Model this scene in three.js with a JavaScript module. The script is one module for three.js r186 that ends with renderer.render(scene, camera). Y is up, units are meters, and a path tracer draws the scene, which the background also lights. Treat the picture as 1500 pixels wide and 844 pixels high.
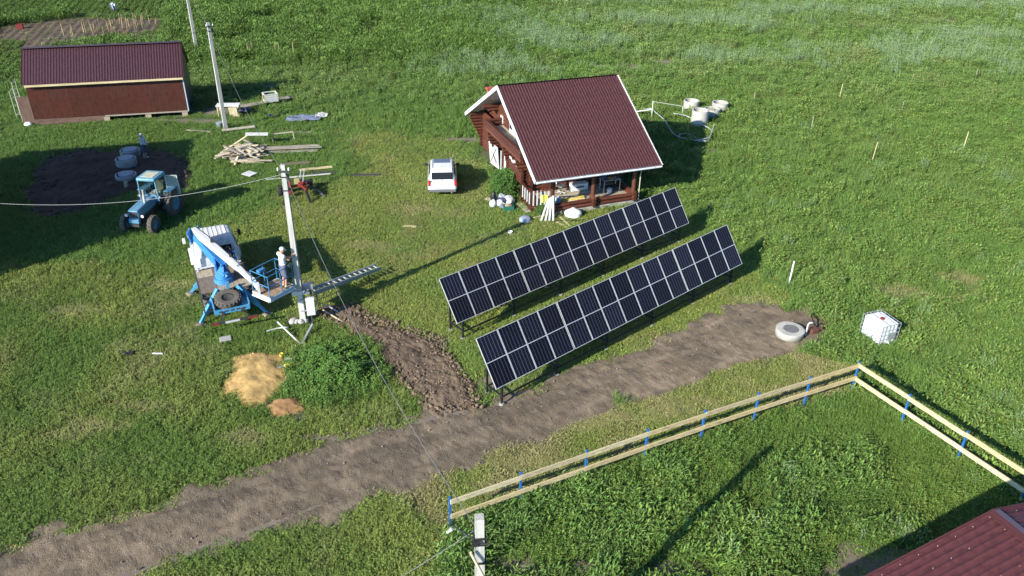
import * as THREE from 'three';
import { MarchingCubes } from 'three/addons/objects/MarchingCubes.js';
import { Sky } from 'three/addons/objects/Sky.js';
import { mergeGeometries } from 'three/addons/utils/BufferGeometryUtils.js';
import { RoundedBoxGeometry } from 'three/addons/geometries/RoundedBoxGeometry.js';

// ---------------------------------------------------------------- camera, sky, sun, exposure
const scene = new THREE.Scene();
const camera = new THREE.PerspectiveCamera(39.36, 1024 / 576, 0.5, 3000);
camera.position.set(0, 19.97, 0);
camera.rotation.order = 'YXZ';
camera.rotation.set(-0.5269, 0, 0.0185);

const SUN_AZ = 46.8 * Math.PI / 180, SUN_EL = 26.5 * Math.PI / 180;
const sunDir = new THREE.Vector3(-Math.cos(SUN_AZ) * Math.cos(SUN_EL), Math.sin(SUN_EL), Math.sin(SUN_AZ) * Math.cos(SUN_EL));
const sky = new Sky();
sky.name = 'sky'; sky.userData.kind = 'structure';
sky.scale.setScalar(2000);
sky.material.uniforms.sunPosition.value.copy(sunDir);
sky.material.uniforms.turbidity.value = 3;
sky.material.uniforms.rayleigh.value = 0.9;
sky.material.uniforms.mieCoefficient.value = 0.004;
if (sky.material.uniforms.cloudCoverage) sky.material.uniforms.cloudCoverage.value = 0.25;
scene.add(sky);
scene.environmentIntensity = 0.24;

const sun = new THREE.DirectionalLight(new THREE.Color(1.0, 0.93, 0.80), 4.7);
sun.position.copy(sunDir).multiplyScalar(120).add(new THREE.Vector3(0, 0, -45));
sun.target.position.set(0, 0, -45);
sun.castShadow = true;
sun.shadow.mapSize.set(4096, 4096);
Object.assign(sun.shadow.camera, { left: -80, right: 80, top: 80, bottom: -80, near: 1, far: 320 });
scene.add(sun, sun.target);

const renderer = new THREE.WebGLRenderer({ antialias: true });
renderer.setSize(1024, 576);
renderer.toneMapping = THREE.LinearToneMapping;
renderer.toneMappingExposure = 1.8;
renderer.shadowMap.enabled = true;

// ---------------------------------------------------------------- helpers
function rng(seed) { let a = seed >>> 0; return () => { a = (a + 0x6D2B79F5) >>> 0; let t = a; t = Math.imul(t ^ (t >>> 15), t | 1); t ^= t + Math.imul(t ^ (t >>> 7), t | 61); return ((t ^ (t >>> 14)) >>> 0) / 4294967296; }; }
const hash2 = (x, y, s = 0) => { let h = Math.imul(x | 0, 374761393) + Math.imul(y | 0, 668265263) + Math.imul(s, 974634777); h = Math.imul(h ^ (h >>> 13), 1274126177); h ^= h >>> 16; return (h >>> 0) / 4294967296; };
const smooth = t => t * t * (3 - 2 * t);
function vnoise(x, y, s = 0) { const i = Math.floor(x), j = Math.floor(y), u = smooth(x - i), v = smooth(y - j); const a = hash2(i, j, s), b = hash2(i + 1, j, s), c = hash2(i, j + 1, s), d = hash2(i + 1, j + 1, s); return (a + (b - a) * u) * (1 - v) + (c + (d - c) * u) * v; }
function fbm(x, y, s = 0, o = 4) { let a = 0, w = 0.5, n = 0; for (let k = 0; k < o; k++) { a += w * vnoise(x, y, s + k * 17); n += w; x *= 2.03; y *= 2.03; w *= 0.5; } return a / n; }
const clamp = (x, a = 0, b = 1) => Math.min(b, Math.max(a, x));
const step = (a, b, x) => smooth(clamp((x - a) / (b - a)));
const lerp = (a, b, t) => a + (b - a) * t;
const V = (x, y, z) => new THREE.Vector3(x, y, z);

const used = {};
function numbered(n) { used[n] = (used[n] ?? -1) + 1; return used[n] ? n + '_' + String(used[n]).padStart(3, '0') : n; }
function tag(o, label, category, group) { o.userData.label = label; if (category) o.userData.category = category; if (group) o.userData.group = group; return o; }
function thing(name, label, category, [x, y, z] = [0, 0, 0], turn = 0, group) {
  const o = new THREE.Group(); o.name = numbered(name); o.position.set(x, y, z); o.rotation.y = turn; scene.add(o);
  return tag(o, label, category, group);
}
function part(parent, name, geo, m, label) {
  const g = Array.isArray(geo) ? merge(geo) : geo;
  const o = new THREE.Mesh(g, m); o.name = name; o.castShadow = o.receiveShadow = true; parent.add(o);
  if (label) o.userData.label = label;
  return o;
}
function single(name, geo, m, label, category, pos = [0, 0, 0], turn = 0, group) {
  const o = part(scene, numbered(name), geo, m); o.position.set(...pos); o.rotation.y = turn; return tag(o, label, category, group);
}
function struct(name, geo, m, label) { const o = part(scene, numbered(name), geo, m); o.userData.kind = 'structure'; if (label) o.userData.label = label; return o; }
function merge(list) {
  const l = list.map(g => { const h = g.index ? g.toNonIndexed() : g; for (const k of Object.keys(h.attributes)) if (!['position', 'normal', 'uv'].includes(k)) h.deleteAttribute(k); return h; });
  return mergeGeometries(l);
}
const box = (w, h, d, x = 0, y = 0, z = 0, rx = 0, ry = 0, rz = 0) => { const g = new THREE.BoxGeometry(w, h, d); if (rx) g.rotateX(rx); if (rz) g.rotateZ(rz); if (ry) g.rotateY(ry); return g.translate(x, y, z); };
const rbox = (w, h, d, r, x = 0, y = 0, z = 0, rx = 0, ry = 0, rz = 0, s = 2) => { const g = new RoundedBoxGeometry(w, h, d, s, r); if (rx) g.rotateX(rx); if (rz) g.rotateZ(rz); if (ry) g.rotateY(ry); return g.translate(x, y, z); };
function bar(a, b, r1, r2 = r1, seg = 8) { // round bar between two points
  const A = V(...a), B = V(...b), d = B.clone().sub(A), L = d.length();
  const g = new THREE.CylinderGeometry(r2, r1, L, seg); g.translate(0, L / 2, 0);
  g.applyQuaternion(new THREE.Quaternion().setFromUnitVectors(V(0, 1, 0), d.normalize())); return g.translate(A.x, A.y, A.z);
}
function beam(a, b, w, h, up = [0, 1, 0]) { // square section between two points: w across, h along up
  const A = V(...a), B = V(...b), d = B.clone().sub(A), L = d.length(); d.normalize();
  let s = V(...up).cross(d); if (s.length() < 1e-4) s = V(1, 0, 0).cross(d); s.normalize(); const u = d.clone().cross(s);
  const g = new THREE.BoxGeometry(w, h, L); const m = new THREE.Matrix4().makeBasis(s, u, d); m.setPosition(A.add(B).multiplyScalar(0.5)); return g.applyMatrix4(m);
}
function tube(pts, r, seg = 24, rs = 6) { return new THREE.TubeGeometry(new THREE.CatmullRomCurve3(pts.map(p => V(...p))), seg, r, rs, false); }
function sheet(nx, ny, f) { // grid surface from f(u, v) -> [x, y, z], uv in metres roughly
  const p = [], uv = [], idx = [];
  for (let j = 0; j <= ny; j++) for (let i = 0; i <= nx; i++) { const q = f(i / nx, j / ny); p.push(q[0], q[1], q[2]); uv.push(q[3] ?? q[0], q[4] ?? q[2]); }
  for (let j = 0; j < ny; j++) for (let i = 0; i < nx; i++) { const a = j * (nx + 1) + i, b = a + 1, c = a + nx + 1, d = c + 1; idx.push(a, b, d, a, d, c); }
  const g = new THREE.BufferGeometry(); g.setAttribute('position', new THREE.Float32BufferAttribute(p, 3)); g.setAttribute('uv', new THREE.Float32BufferAttribute(uv, 2)); g.setIndex(idx); g.computeVertexNormals(); return g;
}
function prism(pts, depth, axis = 'z') { // polygon [[x,y]..] extruded along +z
  const s = new THREE.Shape(pts.map(p => new THREE.Vector2(...p))); const g = new THREE.ExtrudeGeometry(s, { depth, bevelEnabled: false }); if (axis === 'x') g.rotateY(Math.PI / 2); return g;
}
// tileable-looking noise texture; f(u, v) -> [r, g, b] in 0..1 sRGB
function tex(n, f, srgb = true, rx = 1, ry = rx) {
  const d = new Uint8Array(n * n * 4);
  for (let j = 0; j < n; j++) for (let i = 0; i < n; i++) { const c = f(i / n, j / n, i, j); const k = 4 * (j * n + i); d[k] = 255 * clamp(c[0]); d[k + 1] = 255 * clamp(c[1] ?? c[0]); d[k + 2] = 255 * clamp(c[2] ?? c[0]); d[k + 3] = 255; }
  const t = new THREE.DataTexture(d, n, n); t.wrapS = t.wrapT = THREE.RepeatWrapping; t.magFilter = THREE.LinearFilter; t.minFilter = THREE.LinearMipmapLinearFilter; t.generateMipmaps = true; if (srgb) t.colorSpace = THREE.SRGBColorSpace; t.repeat.set(rx, ry); t.needsUpdate = true; return t;
}
// periodic noise for tiling
function pnoise(u, v, f, s) { const x = u * f, y = v * f, i = Math.floor(x), j = Math.floor(y), a = smooth(x - i), b = smooth(y - j), w = k => ((k % f) + f) % f; const h = (p, q) => hash2(w(p), w(q), s); return (h(i, j) * (1 - a) + h(i + 1, j) * a) * (1 - b) + (h(i, j + 1) * (1 - a) + h(i + 1, j + 1) * a) * b; }
const pf = (u, v, f, s, o = 4) => { let a = 0, w = 0.5, n = 0; for (let k = 0; k < o; k++) { a += w * pnoise(u, v, f, s + k); n += w; f *= 2; w *= 0.55; } return a / n; };
const grain = tex(256, (u, v) => { const n = pf(u, v, 8, 5, 5); const k = 0.72 + 0.5 * n; return [k, k, k]; });
const woodTex = tex(256, (u, v) => { const n = pnoise(u * 1, v, 64, 3) * 0.35 + pf(u, v * 0.25 + 0.0, 16, 9, 3) * 0.65; const k = 0.62 + 0.6 * n; return [k, k * 0.98, k * 0.95]; });
const dirtTex = tex(256, (u, v) => { const n = pf(u, v, 4, 21, 6); const k = 0.55 + 0.75 * n; return [k, k, k]; });
function lin(r, g, b) { return new THREE.Color().setRGB(r, g, b); }
function mat(c, rough = 0.8, o = {}) { return new THREE.MeshStandardMaterial({ color: Array.isArray(c) ? lin(...c) : c, roughness: rough, ...o }); }
function pmat(c, rough, o = {}) { return new THREE.MeshPhysicalMaterial({ color: Array.isArray(c) ? lin(...c) : c, roughness: rough, ...o }); }

// ---------------------------------------------------------------- ground zones (metres, x right, z towards the camera)
const ZONE = {
  track: [[-16.6,-16.7],[-15.9,-17.6],[-15.0,-18.4],[-13.6,-18.7],[-11.8,-19.6],[-9.9,-20.8],[-7.6,-22.2],[-5.3,-23.7],[-3.9,-24.2],[-2.6,-24.9],[-1.3,-25.3],[0.3,-25.8],[2.9,-27.8],[5.4,-29.2],[7.7,-30.9],[9.6,-32.4],[11.4,-33.2],[14.3,-32.7],[14.4,-31.2],[13.6,-29.8],[11.9,-29.0],[10.3,-28.1],[8.6,-27.4],[5.8,-25.9],[4.1,-25.1],[2.2,-23.9],[0.4,-22.5],[-2.5,-20.9],[-4.2,-19.9],[-6.5,-18.6],[-8.9,-17.7],[-10.6,-16.6],[-12.6,-14.7],[-20,-11],[-26,-12]],
  trench: [[-8.9,-31.7],[-7.4,-32.3],[-5.8,-30.9],[-4.6,-30.2],[-3.3,-29.5],[-2.6,-28.0],[-1.5,-25.7],[-1.3,-25.0],[-2.9,-24.8],[-4.1,-26.1],[-5.3,-27.7],[-6.0,-28.9],[-7.4,-30.5]],
  sand: [[-11.6,-27.9],[-11.0,-28.3],[-9.9,-28.3],[-9.3,-27.1],[-9.0,-26.5],[-9.2,-25.6],[-9.6,-25.3],[-10.0,-24.5],[-10.6,-24.9],[-11.0,-25.4],[-11.5,-25.3],[-11.6,-26.4]],
  saw: [[-9.8,-24.7],[-9.1,-25.3],[-8.4,-25.3],[-8.1,-24.7],[-8.9,-24.1]],
  soil: [[-31.0,-50.4],[-29.6,-51.6],[-27.4,-51.4],[-26.8,-51.8],[-23.7,-51.9],[-21.1,-49.2],[-20.3,-46.0],[-23.2,-45.6],[-24.9,-42.9],[-26.2,-41.0],[-28.4,-43.0],[-30.2,-47.1]],
  garden: [[-55.5,-86.5],[-49.1,-92.0],[-39.3,-92.2],[-36.0,-82.8],[-41.9,-80.2],[-46,-74],[-49.5,-74]],
  crops: [[-70,-106],[-41.2,-104.5],[-40.3,-93.2],[-49.5,-93.0],[-57,-89.0],[-70,-92]],
  crops2: [[-60,-86],[-54,-80.9],[-49.5,-81.2],[-42.5,-68.1],[-44.5,-64.4],[-50,-62]],
  mown: [[-12.8,-57.1],[-3.1,-54.5],[-1.4,-46.0],[1.5,-42.3],[8,-44.3],[10,-42],[12.5,-36],[13,-33.5],[-1,-24],[-8,-31],[-12,-31],[-17,-34],[-16.5,-40],[-13,-46],[-10.4,-49.2]],
  fenced: [[-1.85,-18.65],[2.64,-21.05],[7.12,-23.45],[13.97,-26.5],[17.5,-20.2],[14,-14],[-2,-14]],
  verge: [[-4,-20.4],[-1.85,-18.65],[2.64,-21.05],[7.12,-23.45],[13.97,-26.5],[14.5,-28],[12,-29.2],[5.8,-25.9],[0.4,-22.5]],
};
function sd(poly, x, z) { // signed distance, negative inside
  let d = 1e9, s = false;
  for (let i = 0, j = poly.length - 1; i < poly.length; j = i++) {
    const [ax, az] = poly[i], [bx, bz] = poly[j], ex = bx - ax, ez = bz - az, wx = x - ax, wz = z - az;
    const t = clamp((wx * ex + wz * ez) / (ex * ex + ez * ez)), dx = wx - ex * t, dz = wz - ez * t; d = Math.min(d, dx * dx + dz * dz);
    if ((az > z) !== (bz > z) && x < ex * (z - az) / ez + ax) s = !s;
  }
  return Math.sqrt(d) * (s ? -1 : 1);
}
const BOX = {}; for (const k in ZONE) { const xs = ZONE[k].map(p => p[0]), zs = ZONE[k].map(p => p[1]); BOX[k] = [Math.min(...xs) - 2.5, Math.max(...xs) + 2.5, Math.min(...zs) - 2.5, Math.max(...zs) + 2.5]; }
function zd(k, x, z) { const b = BOX[k]; return x < b[0] || x > b[1] || z < b[2] || z > b[3] ? 9 : sd(ZONE[k], x, z); }
const HOUSE = { o: [1.203, -41.725], a: 0.37 }, SHED = { o: [-35.187, -56.878], a: 0.262 };
const local = (f, x, z) => { const dx = x - f.o[0], dz = z - f.o[1], c = Math.cos(f.a), s = Math.sin(f.a); return [dx * c - dz * s, -(dx * s + dz * c)]; };
const bare = [[0.2, -17.2, 1.2, 0.7], [2.1, -17.1, 1.0, 0.6], [5.6, -17.2, 1.3, 0.5], [11.2, -17.4, 2.0, 1.3], [-6.6, -23.0, 1.6, 0.4], [-0.6, -26.6, 0.9, 0.7], [-3.4, -29.6, 1.3, 0.9], [-23.3, -61, 2.2, 1.4], [-24.5, -58.4, 3.5, 0.6], [-15.6, -56.2, 1.8, 0.5], [9.5, -53.5, 1.7, 0.5], [13.2, -54.0, 1.5, 0.7], [-8.5, -24.2, 0.9, 0.35], [-3.4, -55.5, 2.2, 0.5], [9.8, -76, 4, 1.6], [52, -100, 8, 2], [40, -96, 7, 1.6], [14.5, -78, 3, 1.5], [-9.6,-31.0,1.1,.5]];
function bareness(x, z) {
  const w = 0.9 * (fbm(x * 0.9, z * 0.9, 3) - 0.5), w2 = 0.5 * (fbm(x * 3, z * 3, 4, 3) - 0.5), q = w + w2;
  let b = 0;
  b = Math.max(b, step(0.4, -0.4, zd('track', x, z) + q * 1.35));
  b = Math.max(b, step(0.4, -0.6, zd('trench', x, z) + q * 1.5));
  b = Math.max(b, step(0.25, -0.4, zd('sand', x, z) + q * 0.8));
  b = Math.max(b, 0.9 * step(0.15, -0.15, zd('saw', x, z) + q * 0.6));
  b = Math.max(b, step(0.7, -0.9, zd('soil', x, z) + q * 1.6));
  b = Math.max(b, 0.93 * step(0.4, -0.2, zd('garden', x, z) + q));
  for (const [cx, cz, rx, rz] of bare) { const d = Math.hypot((x - cx) / rx, (z - cz) / rz) + q * 0.9; b = Math.max(b, 0.85 * step(1.1, 0.6, d)); }
  return b;
}
function blocked(x, z) {
  let [s, t] = local(HOUSE, x, z); if (s > 0.5 && s < 7.2 && t > 0.8 && t < 12.1) return true;
  [s, t] = local(SHED, x, z); if (s > -0.05 && s < 10.7 && t > -0.05 && t < 4.2) return true;
  if (Math.hypot(x - 12.56, z + 30.5) < 0.7) return true;
  return false;
}
const gy = (x, z) => 0.05 * (fbm(x * 0.25, z * 0.25, 77, 3) - 0.5);

// ---------------------------------------------------------------- the ground sheet
const GN = 1024, GX0 = -80, GX1 = 80, GZ0 = -125, GZ1 = -5;
{
  const d = new Uint8Array(GN * GN * 4); const s = c => Math.round(255 * Math.pow(clamp(c), 1 / 2.2));
  for (let j = 0; j < GN; j++) for (let i = 0; i < GN; i++) {
    const x = lerp(GX0, GX1, (i + 0.5) / GN), z = lerp(GZ0, GZ1, (j + 0.5) / GN);
    const b = bareness(x, z), n = fbm(x * 1.3, z * 1.3, 31, 5), m = fbm(x * 0.15, z * 0.15, 41, 3);
    let c = [0.06 + 0.03 * n, 0.075 + 0.03 * n, 0.028 + 0.01 * n];
    const yel = step(2, -2, zd('mown', x, z)) * 0.6 + 0.3 * m; c = c.map((v, k) => v + yel * [0.05, 0.045, 0.015][k]);
    const sandy = step(0.3, -0.1, zd('sand', x, z)), dark = Math.max(step(1.5, -0.5, zd('soil', x, z)), 0.9 * step(1, -0.5, zd('garden', x, z)));
    let e = [0.15 + 0.08 * n, 0.12 + 0.06 * n, 0.09 + 0.045 * n]; e = e.map((v, k) => lerp(v, [0.07 + 0.03 * n, 0.05 + 0.025 * n, 0.04 + 0.02 * n][k], dark)); e = e.map((v, k) => lerp(v, [0.5, 0.36, 0.17][k], sandy));
    const k = 4 * (j * GN + i); for (let q = 0; q < 3; q++) d[k + q] = s(lerp(c[q], e[q], b)); d[k + 3] = 255;
  }
  const t = new THREE.DataTexture(d, GN, GN); t.colorSpace = THREE.SRGBColorSpace; t.magFilter = THREE.LinearFilter; t.minFilter = THREE.LinearFilter; t.needsUpdate = true;
  const bump = dirtTex.clone(); bump.colorSpace = THREE.NoColorSpace; bump.repeat.set(120, 90); bump.needsUpdate = true;
  const gm = new THREE.MeshStandardMaterial({ map: t, roughness: 0.95, bumpMap: bump, bumpScale: 0.05 });
  const xs = [-900, -400, -200, -120], zs = [-1200, -600, -300, -180]; for (let x = -80; x <= 80; x += 0.8) xs.push(x); xs.push(120, 200, 400, 900); for (let z = -125; z <= -5; z += 0.8) zs.push(z); zs.push(20, 80, 200, 500);
  const g = sheet(xs.length - 1, zs.length - 1, (u, v) => { const x = xs[Math.round(u * (xs.length - 1))], z = zs[Math.round(v * (zs.length - 1))]; return [x, gy(x, z) - 0.02, z, (x - GX0) / (GX1 - GX0), (z - GZ0) / (GZ1 - GZ0)]; });
  g.index.array.reverse(); g.computeVertexNormals();
  struct('ground', g, gm, 'green field with mown and overgrown grass');
}
// a soil sheet that dips under the ground outside its outline, so that its edge is ragged
function soilSheet(name, zone, res, hf, m, label, warp = 0.9, tint = null) {
  const b = BOX[zone], nx = Math.ceil((b[1] - b[0]) / res), nz = Math.ceil((b[3] - b[2]) / res);
  const P = [], UV = [], idx = [], id = new Int32Array((nx + 1) * (nz + 1)).fill(-1), D = [];
  for (let j = 0; j <= nz; j++) for (let i = 0; i <= nx; i++) { const x = b[0] + i * res, z = b[2] + j * res, q = warp * (0.9 * (fbm(x * 0.9, z * 0.9, 3) - 0.5) + 0.5 * (fbm(x * 3, z * 3, 4, 3) - 0.5)); D.push(sd(ZONE[zone], x, z) + q); }
  const put = (i, j) => { const k = j * (nx + 1) + i; if (id[k] < 0) { id[k] = P.length / 3; const x = b[0] + i * res, z = b[2] + j * res, d = D[k]; P.push(x, gy(x, z) + hf(x, z, d) - 0.12 * step(-0.05, 0.3, d), z); UV.push(x / 3, z / 3); } return id[k]; };
  for (let j = 0; j < nz; j++) for (let i = 0; i < nx; i++) { const k = j * (nx + 1) + i; if (Math.min(D[k], D[k + 1], D[k + nx + 1], D[k + nx + 2]) > 0.25) continue; const a = put(i, j), bb = put(i + 1, j), c = put(i, j + 1), d = put(i + 1, j + 1); idx.push(a, d, bb, a, c, d); }
  const g = new THREE.BufferGeometry(); g.setAttribute('position', new THREE.Float32BufferAttribute(P, 3)); g.setAttribute('uv', new THREE.Float32BufferAttribute(UV, 2)); g.setIndex(idx); g.computeVertexNormals();
  const col = new Float32Array(P.length); for (let k = 0; k < P.length; k += 3) { const x = P[k], z = P[k + 2], n = (0.72 + 0.6 * fbm(x * 0.5, z * 0.5, 51, 5)) * (tint ? tint(x, z) : 1), t = fbm(x * 0.22, z * 0.22, 55, 3); col[k] = n * (0.98 + 0.06 * t); col[k + 1] = n; col[k + 2] = n * (1.02 - 0.06 * t); } g.setAttribute('color', new THREE.BufferAttribute(col, 3));
  return struct(name, g, m, label);
}
const dirtMap = tex(512, (u, v) => { const n = pf(u, v, 6, 61, 6), s = pnoise(u, v, 128, 67); const k = 0.62 + 0.5 * n + (s > 0.86 ? 0.12 : 0) - (s < 0.1 ? 0.14 : 0); return [k, k * 0.985, k * 0.97]; });
const dirtBump = tex(512, (u, v) => { const n = pf(u, v, 10, 71, 6), s = pnoise(u, v, 160, 73); return [n * 0.8 + s * 0.25]; }, false);
const dirtM = new THREE.MeshStandardMaterial({ color: lin(0.212, 0.168, 0.116), map: dirtMap, bumpMap: dirtBump, bumpScale: 0.05, roughness: 0.95, vertexColors: true });
const darkDirtM = new THREE.MeshStandardMaterial({ color: lin(0.055, 0.041, 0.029), map: dirtMap, bumpMap: dirtBump, bumpScale: 0.06, roughness: 0.95, vertexColors: true });
const gardenM = new THREE.MeshStandardMaterial({ color: lin(0.135, 0.10, 0.065), map: dirtMap, bumpMap: dirtBump, bumpScale: 0.06, roughness: 0.95, vertexColors: true });
const mudM = new THREE.MeshStandardMaterial({ color: lin(0.178, 0.128, 0.085), map: dirtMap, bumpMap: dirtBump, bumpScale: 0.06, roughness: 0.95, vertexColors: true });
const sandM = new THREE.MeshStandardMaterial({ color: lin(0.64, 0.43, 0.155), map: dirtMap, bumpMap: dirtBump, bumpScale: 0.03, roughness: 0.95, vertexColors: true });
{ let rutS = 0; // track: two shallow wheel ruts follow its length
  const axis = [[-24, -11.5], [-16, -15.8], [-11, -18.3], [-5, -21.6], [0, -24.0], [5, -26.8], [9, -29.7], [13, -31.2]];
  const rut = (x, z) => { let best = 1e9; rutS = 0; for (let i = 1; i < axis.length; i++) { const [ax, az] = axis[i - 1], [bx, bz] = axis[i], ex = bx - ax, ez = bz - az, L = Math.hypot(ex, ez), t = clamp(((x - ax) * ex + (z - az) * ez) / L / L), d = ((x - ax - ex * t) * ez - (z - az - ez * t) * ex) / L; if (Math.abs(d) < Math.abs(best)) { best = d; rutS = i * 6 + t * L; } } return best; };
  soilSheet('dirt_track', 'track', 0.1, (x, z, d) => { const d0 = rut(x, z), r = Math.abs(Math.abs(d0) - 0.85); return 0.045 - 0.06 * Math.exp(-r * r * 14) + 0.06 * (vnoise(d0 * 5.5, rutS * 0.5, 88) - 0.5) + 0.07 * (fbm(x * 2.2, z * 2.2, 91, 5) - 0.45) + 0.03 * (fbm(x * 7, z * 7, 92, 2) - 0.5); }, dirtM, 'bare grey brown dirt track running from lower left to the well ring', 1.22, (x, z) => { const d0 = rut(x, z); return (1 + 0.14 * step(-3, 6, x)) * (0.82 + 0.3 * vnoise(d0 * 6, rutS * 0.35, 89) + 0.12 * vnoise(d0 * 14, rutS * 1.2, 90) - 0.06); });
}
soilSheet('churned_trench_soil', 'trench', 0.055, (x, z, d) => 0.05 + 0.06 * step(0, -0.7, d) * fbm(x * 1.1, z * 1.1, 95, 2) + 0.15 * Math.pow(fbm(x * 4.2, z * 4.2, 96, 4), 1.3) * step(0.1, -0.5, d), mudM, 'strip of freshly churned lumpy earth from the pole to the track', 1.5);
soilSheet('dug_earth', 'soil', 0.14, (x, z, d) => 0.03 + 0.2 * step(0, -2.2, d) * fbm(x * 0.55, z * 0.55, 97, 3) + 0.16 * fbm(x * 2.6, z * 2.6, 98, 4), darkDirtM, 'dark dug over earth behind the tractor', 1.6);
soilSheet('garden_soil', 'garden', 0.16, (x, z) => 0.03 + 0.07 * (0.5 + 0.5 * Math.sin((x * 0.96 - z * 0.27) * 7.85)) + 0.06 * fbm(x * 2, z * 2, 99, 3), gardenM, 'tilled brown garden plot behind the long shed');
{
  const o = soilSheet('sand_heap', 'sand', 0.06, (x, z, d) => 0.04 + 0.13 * step(0.1, -0.8, d) * (0.5 + fbm(x * 1.2, z * 1.2, 101, 2)) + 0.06 * (fbm(x * 3.4, z * 3.4, 102, 5) - 0.3), sandM, null, 0.6);
  delete o.userData.kind; tag(o, 'flat heap of yellow sand in the grass left of the leafy bush', 'sand heap');
  const o2 = soilSheet('sand_spill', 'saw', 0.05, (x, z, d) => 0.03 + 0.1 * step(0.1, -0.3, d) + 0.05 * fbm(x * 5, z * 5, 103, 3), mat([0.42, 0.24, 0.10], 0.95, { map: dirtMap, vertexColors: true }), null, 0.6);
  delete o2.userData.kind; tag(o2, 'small orange patch of spilled sand below the sand heap', 'sand patch');
}
function clods(name, zone, n, s0, s1, m, seed, label, dmax = 0.1) {
  const R = rng(seed), g = new THREE.IcosahedronGeometry(1, 1), p = g.attributes.position; for (let i = 0; i < p.count; i++) { const v = V().fromBufferAttribute(p, i), k = 0.65 + 0.6 * vnoise(v.x * 2.3 + v.z * 1.7 + 9, v.y * 2.3 + v.z, 5); p.setXYZ(i, v.x * k, v.y * k * 0.75, v.z * k); } g.computeVertexNormals();
  const b = BOX[zone], L = []; let guard = 0;
  while (L.length < n && guard++ < n * 30) { const x = lerp(b[0], b[1], R()), z = lerp(b[2], b[3], R()); if (sd(ZONE[zone], x, z) < dmax - 0.15 * R()) L.push([x, z, lerp(s0, s1, R() * R() * R())]); }
  const im = new THREE.InstancedMesh(g, m, L.length), o = new THREE.Object3D(); L.forEach(([x, z, s], i) => { o.position.set(x, gy(x, z) + 0.05 + (zone === 'trench' ? 0.06 : 0.0) + s * 0.1, z); o.rotation.set(R() * 3, R() * 6, R() * 3); o.scale.setScalar(s); o.updateMatrix(); im.setMatrixAt(i, o.matrix); const k = 0.7 + 0.6 * R(); im.setColorAt(i, lin(k, k * 0.98, k * 0.95)); });
  im.name = name; im.userData = { kind: 'stuff', label }; im.castShadow = im.receiveShadow = true; scene.add(im);
}
clods('earth_clods', 'trench', 2600, 0.02, 0.11, mat([0.175, 0.126, 0.084], 0.95), 11, 'clods of turned earth in the churned strip', 0.35);
clods('soil_clods', 'soil', 900, 0.05, 0.32, mat([0.07, 0.052, 0.04], 0.95), 12, 'lumps of dark earth behind the tractor');
clods('sand_lumps', 'sand', 500, 0.015, 0.06, mat([0.58, 0.40, 0.19], 0.95), 14, 'small lumps in the yellow sand');
clods('track_pebbles', 'track', 1600, 0.012, 0.06, mat([0.2, 0.16, 0.125], 0.95), 13, 'small clods and pebbles lying on the dirt track');

// ---------------------------------------------------------------- grass, weeds, crops
function Blades(seed) {
  const P = [], C = [], I = [], R = rng(seed);
  const push = (a, c) => { P.push(a[0], a[1], a[2]); C.push(c[0], c[1], c[2]); return P.length / 3 - 1; };
  return {
    R,
    blade(x, z, h, w, az, lean, c, y0 = 0) { // bent grass blade
      const dx = Math.cos(az), dz = Math.sin(az), px = -dz * w / 2, pz = dx * w / 2, l1 = lean * 0.35 * h, l2 = lean * h, h1 = h * 0.55, h2 = h * (1 - 0.35 * lean);
      const a = push([x - px, y0 - 0.02, z - pz], c), b = push([x + px, y0 - 0.02, z + pz], c), d = push([x + dx * l1 - px * 0.8, y0 + h1, z + dz * l1 - pz * 0.8], c), e = push([x + dx * l1 + px * 0.8, y0 + h1, z + dz * l1 + pz * 0.8], c), f = push([x + dx * l2, y0 + h2, z + dz * l2], c);
      I.push(a, b, e, a, e, d, d, e, f);
    },
    leaf(x, y, z, L, w, az, up, c) { // folded oval leaf from its base
      const ch = Math.cos(up), sh = Math.sin(up), dx = Math.cos(az) * ch, dz = Math.sin(az) * ch, px = -Math.sin(az) * w / 2, pz = Math.cos(az) * w / 2, k = 0.25 * w;
      const a = push([x, y, z], c), m = push([x + dx * L * 0.5, y + sh * L * 0.5 - k * 0.4, z + dz * L * 0.5], c), l = push([x + dx * L * 0.45 - px, y + sh * L * 0.45 + k, z + dz * L * 0.45 - pz], c), r = push([x + dx * L * 0.45 + px, y + sh * L * 0.45 + k, z + dz * L * 0.45 + pz], c), t = push([x + dx * L, y + sh * L - k, z + dz * L], c);
      I.push(a, m, l, a, r, m, l, m, t, m, r, t);
    },
    build() { const g = new THREE.BufferGeometry(); g.setAttribute('position', new THREE.Float32BufferAttribute(P, 3)); g.setAttribute('color', new THREE.Float32BufferAttribute(C, 3)); g.setIndex(I); const h = g.toNonIndexed(); h.computeVertexNormals(); return h; },
  };
}
const tone = (R, s, t = 0.12) => { const k = 1 - s + 2 * s * R(), y = (R() - 0.5) * t; return [k * (1 + y), k, k * (1 - y)]; };
function disc(R, r) { const a = R() * 6.283, q = r * Math.sqrt(R()); return [q * Math.cos(a), q * Math.sin(a)]; }
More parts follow.
